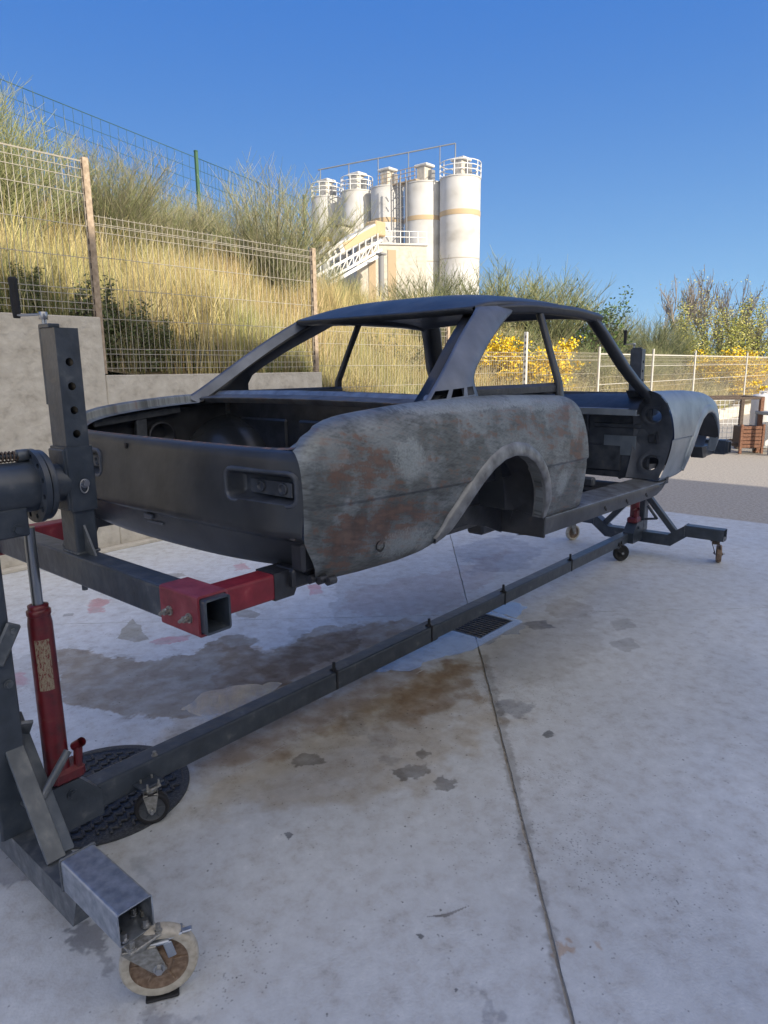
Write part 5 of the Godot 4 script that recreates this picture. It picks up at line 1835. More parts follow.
func build_rotisserie() -> void:
	rng.seed = 71
	var ro := thing("car_rotisserie", "dark grey steel rotisserie frame on castors carrying the car shell", "rotisserie")
	for near in [true, false]:
		var zf := -1.625 if near else 3.625
		var d := 1.0 if near else -1.0
		var P := func(x: float, y: float, o: float) -> Vector3: return V(x, y, zf + d * o)
		var b := MB.new()
		# foot: low cross beam that cranks up to its ends over the castors
		var prof := PackedVector2Array([Vector2(-0.47, 0.206), Vector2(-0.43, 0.105), Vector2(0.43, 0.105), Vector2(0.47, 0.206), Vector2(0.56, 0.206), Vector2(0.56, 0.296), Vector2(0.40, 0.298), Vector2(0.38, 0.20), Vector2(-0.38, 0.20), Vector2(-0.40, 0.298), Vector2(-0.56, 0.296), Vector2(-0.56, 0.206)]) if near else PackedVector2Array([Vector2(-0.42, 0.206), Vector2(-0.29, 0.105), Vector2(0.29, 0.105), Vector2(0.42, 0.206), Vector2(0.56, 0.206), Vector2(0.56, 0.296), Vector2(0.40, 0.298), Vector2(0.26, 0.20), Vector2(-0.26, 0.20), Vector2(-0.40, 0.298), Vector2(-0.56, 0.296), Vector2(-0.56, 0.206)])
		b.extrude(prof, Transform3D(Basis(Vector3.RIGHT, Vector3.UP, Vector3.BACK), P.call(0, 0, 0) + Vector3(0, 0, -0.0465)), 0.093)
		obj("foot_beam", b, M.worn_grey if near else M.anthracite, ro)
		for s in [-1.0, 1.0]:
			b = MB.new()
			b.steel(P.call(s * 0.40, 0.252, 0), P.call(s * 0.705, 0.252, 0), 0.098, 0.097, 0.004)
			var fe := obj("foot_end", b, M.galvanised if near else M.anthracite, ro)
			for q in [[-0.03, 0.03], [0.03, 0.03], [-0.03, -0.03], [0.03, -0.03]]:
				b = MB.new()
				b.bolt(P.call(s * (0.665 + q[0]), 0.212, q[1]), Vector3.UP, 0.008, 0.02)
				obj("bolt", b, M.zinc, fe)
		# castors under the ends
		if near:
			castor(ro, P.call(0.69, 0.202, 0.01), V(0.714, 0.109, -1.577), V(0.84, 0, -0.54), 0.10, 0.042, M.nylon, M.nylon_hub, M.zinc_dirty, true)
			castor(ro, P.call(-0.655, 0.202, 0.0), V(-0.70, 0.10, -1.66), V(0.5, 0, -0.86), 0.10, 0.042, M.nylon, M.nylon_hub, M.zinc_dirty, true)
		else:
			castor(ro, P.call(0.64, 0.202, 0.0), V(0.65, 0.075, 3.70), V(0.95, 0, 0.3), 0.075, 0.04, M.nylon_hub, M.rusty, M.rusty_dark, false)
			castor(ro, P.call(-0.64, 0.202, 0.0), V(-0.64, 0.075, 3.66), V(0.9, 0, -0.4), 0.075, 0.04, M.nylon, M.nylon_hub, M.zinc_dirty, false)
		# main post
		b = MB.new()
		b.steel(P.call(0, 0.2, -0.025), P.call(0, 1.13, -0.025), 0.10, 0.09, 0.005, Vector3.RIGHT)
		b.box(P.call(0, 1.135, -0.025), Vector3(0.10, 0.012, 0.09), 0.002)
		obj("main_post", b, M.anthracite, ro)
		# braces from foot to post
		for s in [-1.0, 1.0]:
			b = MB.new()
			if near:
				b.bar(P.call(s * -0.04, 0.56, 0.028), P.call(s * 0.245, 0.205, 0.028), 0.012, 0.062, Vector3(0, 0.5, 1), 0.002)
				b.bar(P.call(s * -0.025, 0.565, -0.005), P.call(s * 0.262, 0.205, -0.005), 0.055, 0.012, Vector3(s * 0.8, 0.6, 0), 0.002)
			else:
				b.bar(P.call(s * 0.05, 0.52, 0.0), P.call(s * 0.31, 0.22, 0.0), 0.05, 0.05, Vector3.BACK, 0.004)
			obj("brace", b, M.worn_grey if near else M.anthracite, ro)
		# lock lever on the post
		b = MB.new()
		b.bar(P.call(0.056, 0.77, -0.03), P.call(0.056, 0.885, 0.035), 0.012, 0.045, Vector3.UP, 0.01)
		b.bolt(P.call(0.05, 0.865, 0.026), Vector3.RIGHT, 0.009, 0.02)
		b.bolt(P.call(0.05, 0.70, 0.0), Vector3.RIGHT, 0.009, 0.012)
		obj("lock_lever", b, M.worn_grey, ro)
		# head: saddle and bearing tube
		b = MB.new()
		b.box(P.call(0, 1.185, -0.11), Vector3(0.12, 0.085, 0.44), 0.004)
		b.bolt(P.call(0.058, 1.165, 0.075), Vector3.RIGHT, 0.012, 0.014)
		obj("saddle", b, M.anthracite, ro)
		b = MB.new()
		b.tube([P.call(0, 1.28, -0.36), P.call(0, 1.28, 0.17)], 0.077, 40)
		obj("bearing_tube", b, M.anthracite, ro)
		# indexing flange with holes
		var turn := Basis(Vector3.RIGHT, V(0, 0, d), Vector3.UP)
		var plate := CSGCylinder3D.new()
		plate.name = "index_plate"
		plate.radius = 0.113
		plate.height = 0.016
		plate.sides = 64
		plate.material = M.anthracite
		plate.transform = Transform3D(turn, P.call(0, 1.28, 0.158))
		ro.add_child(plate, true)
		for k in 12:
			var a := TAU * (k + 0.5) / 12.0
			drill(plate, Vector3(cos(a) * 0.094, 0, sin(a) * 0.094), Basis(), 0.0085, 0.04)
		b = MB.new()
		b.lathe([Vector2(0.05, 0.0), Vector2(0.105, 0.0), Vector2(0.105, 0.0), Vector2(0.108, 0.003), Vector2(0.108, 0.015), Vector2(0.105, 0.018), Vector2(0.105, 0.018), Vector2(0, 0.018)], 48, Transform3D(turn, P.call(0, 1.28, 0.172)))
		b.tube([P.call(0, 1.28, 0.185), P.call(0, 1.28, 0.25)], 0.06, 24)
		var fl := obj("index_flange", b, M.anthracite, ro)
		# spring bolt that drops into the holes
		b = MB.new()
		b.tube([P.call(0.0, 1.375, -0.10), P.call(0.0, 1.375, 0.165)], 0.007, 10)
		b.lathe([Vector2(0.0, 0), Vector2(0.019, 0), Vector2(0.019, 0.03), Vector2(0.0, 0.03)], 12, Transform3D(turn, P.call(0, 1.375, 0.12)))
		b.lathe([Vector2(0.0, 0), Vector2(0.017, 0), Vector2(0.017, 0.018), Vector2(0.0, 0.018)], 12, Transform3D(turn, P.call(0, 1.375, 0.015)))
		b.box(P.call(0, 1.362, 0.015), Vector3(0.02, 0.04, 0.014), 0.003)
		b.lathe([Vector2(0.0, 0), Vector2(0.013, 0.002), Vector2(0.012, 0.09), Vector2(0.0, 0.09)], 12, Transform3D(turn, P.call(0, 1.375, -0.12)))
		var sb := obj("spring_bolt", b, M.worn_grey, ro)
		b = MB.new()
		var coil := []
		for k in 97:
			var a := TAU * k / 12.0
			coil.append(P.call(cos(a) * 0.0145, 1.375 + sin(a) * 0.0145, 0.034 + 0.085 * k / 96.0))
		b.tube(coil, 0.0028, 6)
		obj("spring", b, M.rusty_dark, sb)
		# lifting post in its sleeve
		b = MB.new()
		b.steel(P.call(0.003, 0.955, 0.285), P.call(0.003, 1.39, 0.285), 0.072, 0.095, 0.005, Vector3.RIGHT)
		var lp := obj("lifting_post", b, M.anthracite, ro)
		# its upper half is drilled through for the locking pin
		var drilled := CSGBox3D.new()
		drilled.name = "drilled_post"
		drilled.size = Vector3(0.095, 0.36, 0.072)
		drilled.position = P.call(0.003, 1.57, 0.285)
		drilled.material = M.anthracite
		ro.add_child(drilled, true)
		var inside := CSGBox3D.new()
		inside.name = "bore"
		inside.operation = CSGShape3D.OPERATION_SUBTRACTION
		inside.size = Vector3(0.085, 0.40, 0.062)
		inside.material = M.anthracite
		drilled.add_child(inside, true)
		for k in 4:
			drill(drilled, Vector3(0, 1.649 - k * 0.0727 - 1.57, 0), Basis(Vector3.FORWARD, PI * 0.5), 0.0125, 0.2)
		b = MB.new()
		b.box(P.call(-0.012, 1.757, 0.262), Vector3(0.07, 0.012, 0.035), 0.002)
		b.box(P.call(-0.05, 1.64, 0.258), Vector3(0.012, 0.24, 0.02), 0.002)
		obj("top_plate", b, M.anthracite, lp)
		b = MB.new()
		b.steel(P.call(0.003, 1.19, 0.285), P.call(0.003, 1.392, 0.285), 0.088, 0.111, 0.006, Vector3.RIGHT)
		b.box(P.call(0.003, 1.29, 0.240), Vector3(0.10, 0.19, 0.012), 0.003)
		var sl := obj("post_sleeve", b, M.anthracite, ro)
		b = MB.new()
		b.bolt(P.call(0.056, 1.275, 0.292), Vector3.RIGHT, 0.010, 0.012)
		var ring := []
		for k in 17:
			var a := TAU * k / 16.0
			ring.append(P.call(0.066, 1.268 + sin(a) * 0.021, 0.285 + cos(a) * 0.013))
		b.tube(ring, 0.0022, 6, false)
		obj("locking_pin", b, M.zinc, sl)
		# crank on the top
		b = MB.new()
		b.tube([P.call(-0.042, 1.62, 0.262), P.call(-0.042, 1.80, 0.262)], 0.008, 8)
		b.lathe([Vector2(0.0, 0), Vector2(0.013, 0), Vector2(0.013, 0.022), Vector2(0, 0.022)], 10, Transform3D(Basis(), P.call(-0.042, 1.778, 0.262)))
		b.bar(P.call(-0.042, 1.793, 0.262), P.call(-0.13, 1.793, 0.225), 0.016, 0.007, Vector3.UP, 0.002)
		var cr := obj("crank", b, M.zinc, lp)
		b = MB.new()
		b.lathe([Vector2(0.0, 0.0), Vector2(0.010, 0.0), Vector2(0.0125, 0.02), Vector2(0.0135, 0.06), Vector2(0.012, 0.095), Vector2(0.0145, 0.115), Vector2(0.010, 0.122), Vector2(0, 0.122)], 14, Transform3D(Basis(), P.call(-0.135, 1.785, 0.222)))
		obj("crank_grip", b, M.rubber, cr)
		# cradle beam across the car's end
		b = MB.new()
		b.steel(P.call(-0.748, 1.003, 0.275), P.call(0.748, 1.003, 0.275), 0.080, 0.094, 0.006)
		obj("cradle_beam", b, M.anthracite, ro)
		for s in [-1.0, 1.0]:
			for o in [0.282]:
				b = MB.new()
				b.extrude(PackedVector2Array([Vector2(0, 0), Vector2(0.065, 0), Vector2(0, 0.095)]), Transform3D(Basis(Vector3.RIGHT * s, Vector3.UP, Vector3.BACK), P.call(s * 0.048, 1.051, o)), 0.007)
				obj("gusset", b, M.worn_grey, ro)
		b = MB.new()
		b.bolt(P.call(0.03, 0.955, 0.27), Vector3.DOWN, 0.010, 0.03)
		obj("stop_bolt", b, M.worn_grey, ro)
		for s in [-1.0, 1.0]:
			b = MB.new()
			b.steel(P.call(s * 0.555, 1.003, 0.275), P.call(s * 0.728, 1.003, 0.275), 0.096, 0.110, 0.007)
			var slv := obj("arm_sleeve", b, M.dull_red_paint if near else M.anthracite, ro)
			for x in [0.60, 0.69]:
				b = MB.new()
				b.bolt(P.call(s * x, 0.995, 0.228), P.call(0, 0, -1) - P.call(0, 0, 0), 0.009, 0.022)
				b.bar(P.call(s * x - 0.018, 0.985, 0.206), P.call(s * x + 0.018, 1.008, 0.206), 0.009, 0.009, Vector3.FORWARD, 0.003)
				obj("clamp_screw", b, M.zinc_dirty, slv)
			b = MB.new()
			b.steel(P.call(s * 0.615, 0.990, 0.322), P.call(s * 0.615, 0.990, 0.555), 0.080, 0.078, 0.005)
			obj("support_arm", b, M.red_paint if near else M.anthracite, ro)
			b = MB.new()
			b.extrude(PackedVector2Array([Vector2(0, -0.042), Vector2(0.075, -0.042), Vector2(0.12, 0.042), Vector2(0, 0.042)]), Transform3D(Basis(V(0, 0, d), Vector3.UP, Vector3.RIGHT * d), P.call(s * 0.615 - 0.042 * d, 0.990, 0.54)), 0.084)
			obj("arm_shoe", b, M.inner_metal, ro)
		# weld beads
		b = MB.new()
		weld(b, [P.call(-0.045, 1.052, 0.249), P.call(0.051, 1.052, 0.249), P.call(0.051, 1.052, 0.321), P.call(-0.045, 1.052, 0.321), P.call(-0.045, 1.052, 0.249)])
		obj("weld_bead", b, M.worn_grey, ro)
		for s in [-1.0, 1.0]:
			b = MB.new()
			weld(b, [P.call(s * 0.40, 0.206, -0.049), P.call(s * 0.40, 0.30, -0.049), P.call(s * 0.40, 0.30, 0.049), P.call(s * 0.40, 0.206, 0.049)])
			obj("weld_bead", b, M.worn_grey, ro)
			b = MB.new()
			weld(b, [P.call(s * 0.575, 1.032, 0.324), P.call(s * 0.655, 1.032, 0.324), P.call(s * 0.655, 0.952, 0.324)], 0.004)
			obj("weld_bead", b, M.dull_red_paint if near else M.worn_grey, ro)
		# jack
		var at: Vector3 = P.call(0, 0, 0.13)
		b = MB.new()
		b.lathe([Vector2(0, 0.325), Vector2(0.037, 0.325), Vector2(0.0385, 0.34), Vector2(0.0375, 0.62), Vector2(0.0365, 0.845), Vector2(0.033, 0.872), Vector2(0.033, 0.872), Vector2(0.036, 0.875), Vector2(0.036, 0.888), Vector2(0.03, 0.893), Vector2(0.03, 0.893), Vector2(0.031, 0.905), Vector2(0.018, 0.908)], 32, Transform3D(Basis(), at))
		var jk := obj("jack_body", b, M.jack_red, ro)
		b = MB.new()
		b.tube([at + Vector3(0, 0.9, 0), at + Vector3(0, 1.155, 0)], 0.0165, 20)
		obj("jack_ram", b, M.steel_rod, ro)
		b = MB.new()
		b.box(at + V(0.005, 0.318, 0.02 * d), Vector3(0.088, 0.05, 0.11), 0.012)
		b.tube([at + V(0.02, 0.40, 0.055 * d), at + V(0.055, 0.425, 0.065 * d)], 0.0155, 14, false)
		b.tube([at + V(0.02, 0.40, 0.055 * d), at + V(0.055, 0.425, 0.065 * d)], 0.011, 14, false)
		b.bar(at + V(0.03, 0.33, 0.055 * d), at + V(0.035, 0.41, 0.06 * d), 0.022, 0.03, Vector3.RIGHT, 0.005)
		obj("jack_pump", b, M.jack_red, ro)
		if near:
			# worn maker's label
			b = MB.new()
			var rows := []
			for y in [0.63, 0.80]:
				var row := PackedVector3Array()
				for k in 9:
					var a := lerpf(-0.62, 0.55, k / 8.0) + atan2(-0.85, 2.174)
					row.append(at + V(cos(a) * 0.0384, y, sin(a) * 0.0384))
				rows.append(row)
			b.grid(rows)
			obj("label", b, label_material(), jk)
		# release handle
		b = MB.new()
		b.tube([P.call(0.145, 0.318, -0.005), P.call(0.11, 0.445, 0.125)], 0.0125, 14)
		b.tube([P.call(0.145, 0.318, -0.005), P.call(0.04, 0.30, 0.0)], 0.010, 12)
		obj("release_handle", b, M.worn_grey, ro)
		# block that ties foot, jack and rail together
		b = MB.new()
		b.extrude(PackedVector2Array([Vector2(0.03, 0.125), Vector2(0.25, 0.125), Vector2(0.25, 0.215), Vector2(0.18, 0.295), Vector2(0.03, 0.295)]), Transform3D(Basis(V(0, 0, d), Vector3.UP, Vector3.RIGHT * d), P.call(-0.045 * d, 0, 0)), 0.09)
		b.bolt(P.call(0.045, 0.25, 0.15), Vector3.RIGHT, 0.012, 0.014)
		obj("jack_block", b, M.anthracite, ro)
	# the long rail that joins the two stands
	var b2 := MB.new()
	b2.steel(V(-0.036, 0.167, -1.40), V(-0.036, 0.167, 0.62), 0.086, 0.094, 0.004)
	var r1 := obj("long_rail", b2, M.anthracite, ro)
	b2 = MB.new()
	b2.steel(V(-0.036, 0.166, 0.30), V(-0.036, 0.166, 3.58), 0.076, 0.082, 0.004)
	obj("long_rail", b2, M.anthracite, ro)
	for z in [-0.19, 0.56, 1.35, 2.30, -1.14]:
		var c := MB.new()
		var thick := 0.008 if z < 0.6 else 0.003
		if z > -1.0:
			c.box(V(-0.012, 0.2165 - (0.0 if z < 0.6 else 0.007), z), Vector3(0.044, 0.005, 0.02), 0.002)
			c.box(V(0.0095 - (0.0 if z < 0.6 else 0.005), 0.172, z), Vector3(0.004, 0.092, 0.012), 0.001)
		c.bolt(V(-0.012, 0.212, z), Vector3.UP, 0.008, 0.045 if z > -1.0 else 0.018)
		obj("rail_clamp", c, M.rubber if z > -1.0 else M.zinc_dirty, ro)
	castor(ro, V(0.045, 0.145, -1.20), V(0.055, 0.062, -1.205), V(0.85, 0, -0.5), 0.062, 0.034, M.rubber, M.inner_grey, M.zinc_dirty, false)
	castor(ro, V(-0.02, 0.150, 3.20), V(0.0, 0.07, 3.24), V(0.8, 0, -0.6), 0.07, 0.036, M.rubber, M.rubber, M.rubber, false)
	var cb := MB.new()
	cb.box(V(0.03, 0.15, -1.20), Vector3(0.075, 0.01, 0.09), 0.002)
	cb.box(V(-0.03, 0.122, 3.20), Vector3(0.075, 0.01, 0.09), 0.002)
	obj("castor_plate", cb, M.anthracite, ro)


func label_material() -> StandardMaterial3D:
	var im := Image.create(96, 128, false, Image.FORMAT_RGB8)
	var n := noise(301, 0.06, 4)
	var n2 := noise(302, 0.18, 3)
	for y in 128:
		for x in 96:
			var v := n.get_noise_2d(x, y) + 0.5 * n2.get_noise_2d(x, y)
			var c := lin(0.30, 0.26, 0.19).lerp(lin(0.20, 0.15, 0.10), clampf(0.5 + v, 0, 1))
			if v > 0.32:
				c = lin(0.14, 0.012, 0.016)
			elif absf(n2.get_noise_2d(x * 1.4, y * 0.8)) < 0.05:
				c = lin(0.16, 0.11, 0.07)
			im.set_pixel(x, y, c)
	var m := mat("worn_label", Color.WHITE, 0.6)
	m.albedo_texture = ImageTexture.create_from_image(im)
	m.texture_repeat = false
	return m


# ------------------------------------------------------------------ plants
class Leafage:                       # many small faces with colours and normals of their own
	var v := PackedVector3Array()
	var n := PackedVector3Array()
	var c := PackedColorArray()
	var ix := PackedInt32Array()

	func ribbon(path: Array, w0: float, w1: float, col: Color, side: Vector3) -> void:      # three-sided stem
		var first := v.size()
		var m := path.size()
		for i in m:
			var d: Vector3 = path[mini(i + 1, m - 1)] - path[maxi(i - 1, 0)]
			var s := d.cross(side).normalized()
			var u := d.cross(s).normalized()
			var r := lerpf(w0, w1, float(i) / (m - 1)) * 0.5
			for k in 3:
				var a := TAU * k / 3.0
				var o := s * cos(a) + u * sin(a)
				v.append(path[i] + o * r)
				n.append(o)
				c.append(col)
		for i in m - 1:
			for k in 3:
				var a := first + i * 3 + k
				var b := first + i * 3 + (k + 1) % 3
				ix.append_array(PackedInt32Array([a, b + 3, b, a, a + 3, b + 3]))

	func blade(p0: Vector3, p1: Vector3, p2: Vector3, w: float, col: Color, col2: Color) -> void:   # flat tapering blade
		var first := v.size()
		var s := (p2 - p0).cross(Vector3(0.3, 0.1, 1).normalized()).normalized()
		if s.length() < 0.5:
			s = Vector3.RIGHT
		s = s.rotated((p2 - p0).normalized(), fmod(absf(p0.x * 917.0 + p0.z * 571.0), TAU))
		var nn := (p2 - p0).cross(s).normalized()
		for q in [[p0 - s * w * 0.5, col], [p0 + s * w * 0.5, col], [p1 - s * w * 0.42, col.lerp(col2, 0.5)], [p1 + s * w * 0.42, col.lerp(col2, 0.5)], [p2, col2]]:
			v.append(q[0]); n.append(nn); c.append(q[1])
		ix.append_array(PackedInt32Array([first, first + 1, first + 3, first, first + 3, first + 2, first + 2, first + 3, first + 4]))

	func leaf(p: Vector3, along: Vector3, across: Vector3, long: float, wide: float, col: Color) -> void:
		var first := v.size()
		var nn := along.cross(across).normalized()
		for q in [p, p + along * long * 0.5 - across * wide * 0.5 + nn * wide * 0.12, p + along * long, p + along * long * 0.5 + across * wide * 0.5 + nn * wide * 0.12]:
			v.append(q); n.append(nn); c.append(col)
		ix.append_array(PackedInt32Array([first, first + 2, first + 1, first, first + 3, first + 2]))

	func mesh() -> ArrayMesh:
		return MB.raw(v, n, ix, PackedVector2Array(), PackedVector2Array(), c)


func rdir(up: float) -> Vector3:
	var a := rng.randf() * TAU
	return Vector3(cos(a), up, sin(a)).normalized()


# a broom: wands fanning from the base, each carrying upright twigs; returns [stems, twigs]
func broom_mesh(seed_: int, high: float, wide: float, wands: int, twigs: int, tones: Array, thick := 0.007, loose := 0.35) -> Array:
	rng.seed = seed_
	var st := Leafage.new()
	var tw := Leafage.new()
	for k in wands:
		var a := rng.randf() * TAU
		var lean := sqrt(rng.randf())
		var root := Vector3(cos(a), 0, sin(a)) * rng.randf() * wide * 0.16
		var out := Vector3(cos(a + rng.randf_range(-0.5, 0.5)), 0, sin(a + rng.randf_range(-0.5, 0.5)))
		var len_ := high * rng.randf_range(0.62, 1.0) * (1.0 - 0.25 * lean)
		var path := []
		for i in 6:
			var t := i / 5.0
			path.append(root + out * wide * lean * (t * 0.75 + 0.25 * t * t) * 0.95 + Vector3(0, len_ * (t - 0.12 * lean * t * t), 0) + Vector3(rng.randf_range(-1, 1), 0, rng.randf_range(-1, 1)) * 0.03 * high * t)
		st.ribbon(path, thick * 3.0, thick * 0.9, tones[rng.randi() % tones.size()].darkened(0.35), Vector3(0.2, 0.1, 1))
		for j in twigs:
			var t := rng.randf_range(0.15, 1.0)
			var i0 := mini(4, int(t * 5.0))
			var p: Vector3 = path[i0].lerp(path[i0 + 1], t * 5.0 - i0)
			var dir := (rdir(rng.randf_range(0.5, 2.0)) + out * 0.35 * lean).normalized()
			var l := high * rng.randf_range(0.07, 0.19) * (1.15 - 0.3 * t)
			var bend := rdir(0.2) * l * loose * 0.4
			var col: Color = tones[rng.randi() % tones.size()]
			tw.ribbon([p, p + dir * l * 0.5 + bend * 0.35, p + dir * l + bend + Vector3(0, l * 0.1, 0)], thick, thick * 0.5, col, Vector3(0.2, 0.1, 1))
	return [st.mesh(), tw.mesh()]


func plant(called: String, label: String, category: String, meshes: Array, mats: Array, names: Array, at: Vector3, turn: float, size: float, group := "") -> Node3D:
	var o := thing(called, label, category, at, turn, group)
	o.scale = Vector3.ONE * size
	for k in meshes.size():
		obj(names[k], meshes[k], mats[k], o)
	return o


# bare or lightly leaved tree: returns [trunk, crown]
func tree_mesh(seed_: int, high: float, leaf_tones: Array, leaves: int, bark: Color, spread := 0.5) -> Array:
	rng.seed = seed_
	var tr := Leafage.new()
	var cr := Leafage.new()
	var todo := [[Vector3.ZERO, Vector3(rng.randf_range(-0.1, 0.1), 1, rng.randf_range(-0.1, 0.1)).normalized(), high * 0.34, high * 0.020, 0]]
	var tips := []
	while todo.size():
		var q: Array = todo.pop_back()
		var p: Vector3 = q[0]
		var d: Vector3 = q[1]
		var path := [p]
		for i in 4:
			d = (d + rdir(0.25) * 0.14 + Vector3(0, 0.06, 0)).normalized()
			p += d * q[2] / 4.0
			path.append(p)
		(tr if q[4] == 0 else cr).ribbon(path, q[3] * 2.0, q[3] * 1.25, bark.darkened(0.08 * (q[4] % 2)), Vector3(0.2, 0.1, 1))
		if q[4] >= 4:
			tips.append([path, d])
			continue
		for k in ([5, 4, 4, 3][q[4]]):
			var i := rng.randi_range(1, 4)
			var nd := (d + rdir(rng.randf_range(-0.1, 0.9)) * spread * 1.3).normalized()
			todo.append([path[i] if k else path[4], nd, q[2] * rng.randf_range(0.58, 0.82), q[3] * 0.58, q[4] + 1])
	for k in leaves:
		var t: Array = tips[rng.randi() % tips.size()]
		var at: Vector3 = t[0][rng.randi_range(1, 4)] + rdir(0.0) * rng.randf() * 0.04 * high
		var al := rdir(rng.randf_range(-0.5, 1.2))
		cr.leaf(at, al, al.cross(rdir(0.3)).normalized(), rng.randf_range(0.012, 0.024) * high, rng.randf_range(0.006, 0.012) * high, leaf_tones[rng.randi() % leaf_tones.size()])
	return [tr.mesh(), cr.mesh()]


# leafy bush: twigs carrying leaves through an uneven volume
func bush_mesh(seed_: int, high: float, wide: float, leaves: int, tones: Array, size := 0.07, flowers := 0, flower_tones := []) -> Array:
	rng.seed = seed_
	var st := Leafage.new()
	var lf := Leafage.new()
	var fl := Leafage.new()
	var arms := []
	for k in 46:
		var a := rng.randf() * TAU
		var e := rng.randf_range(0.15, 1.0)
		var reach := rng.randf_range(0.7, 1.05)
		var tip := Vector3(cos(a) * wide * (1.0 - e * 0.55) * reach, high * e * reach, sin(a) * wide * (1.0 - e * 0.55) * reach)
		var path := [Vector3(cos(a), 0, sin(a)) * wide * 0.1]
		path.append(tip * 0.4 + Vector3(0, high * 0.08, 0))
		path.append(tip)
		st.ribbon(path, 0.025, 0.008, Color(0.07, 0.055, 0.04), Vector3(0.2, 0.1, 1))
		arms.append(path)
	for k in leaves:
		var p: Array = arms[rng.randi() % arms.size()]
		var t := pow(rng.randf(), 0.6)
		var at: Vector3 = p[1].lerp(p[2], t) + rdir(0.1) * rng.randf() * wide * 0.16 + Vector3(0, rng.randf_range(-0.06, 0.06) * high, 0)
		var al := rdir(rng.randf_range(-0.4, 1.0))
		lf.leaf(at, al, al.cross(rdir(0.3)).normalized(), size * rng.randf_range(0.7, 1.3), size * rng.randf_range(0.35, 0.6), tones[rng.randi() % tones.size()])
	for k in flowers:
		var p: Array = arms[rng.randi() % arms.size()]
		var at: Vector3 = p[1].lerp(p[2], rng.randf_range(0.3, 1.05)) + rdir(0.2) * rng.randf() * wide * 0.17
		var al := rdir(rng.randf_range(-0.3, 1.0))
		fl.leaf(at, al, al.cross(rdir(0.3)).normalized(), size * rng.randf_range(0.6, 1.0), size * rng.randf_range(0.5, 0.9), flower_tones[rng.randi() % flower_tones.size()])
	return [st.mesh(), lf.mesh()] + ([fl.mesh()] if flowers else [])


func tuft_mesh(seed_: int, blades: int, high: float, wide: float, tones: Array) -> ArrayMesh:
	rng.seed = seed_
	var g := Leafage.new()
	for k in blades:
		var a := rng.randf() * TAU
		var p := Vector3(cos(a), 0, sin(a)) * sqrt(rng.randf()) * wide
		var h := high * rng.randf_range(0.45, 1.0)
		var bend := Vector3(cos(a * 3.1), 0, sin(a * 3.1)) * h * rng.randf_range(0.05, 0.4)
		var col: Color = tones[rng.randi() % tones.size()]
		g.blade(p, p + Vector3(0, h * 0.55, 0) + bend * 0.3, p + Vector3(0, h, 0) + bend, rng.randf_range(0.004, 0.008), col, col.lightened(0.06))
	return g.mesh()


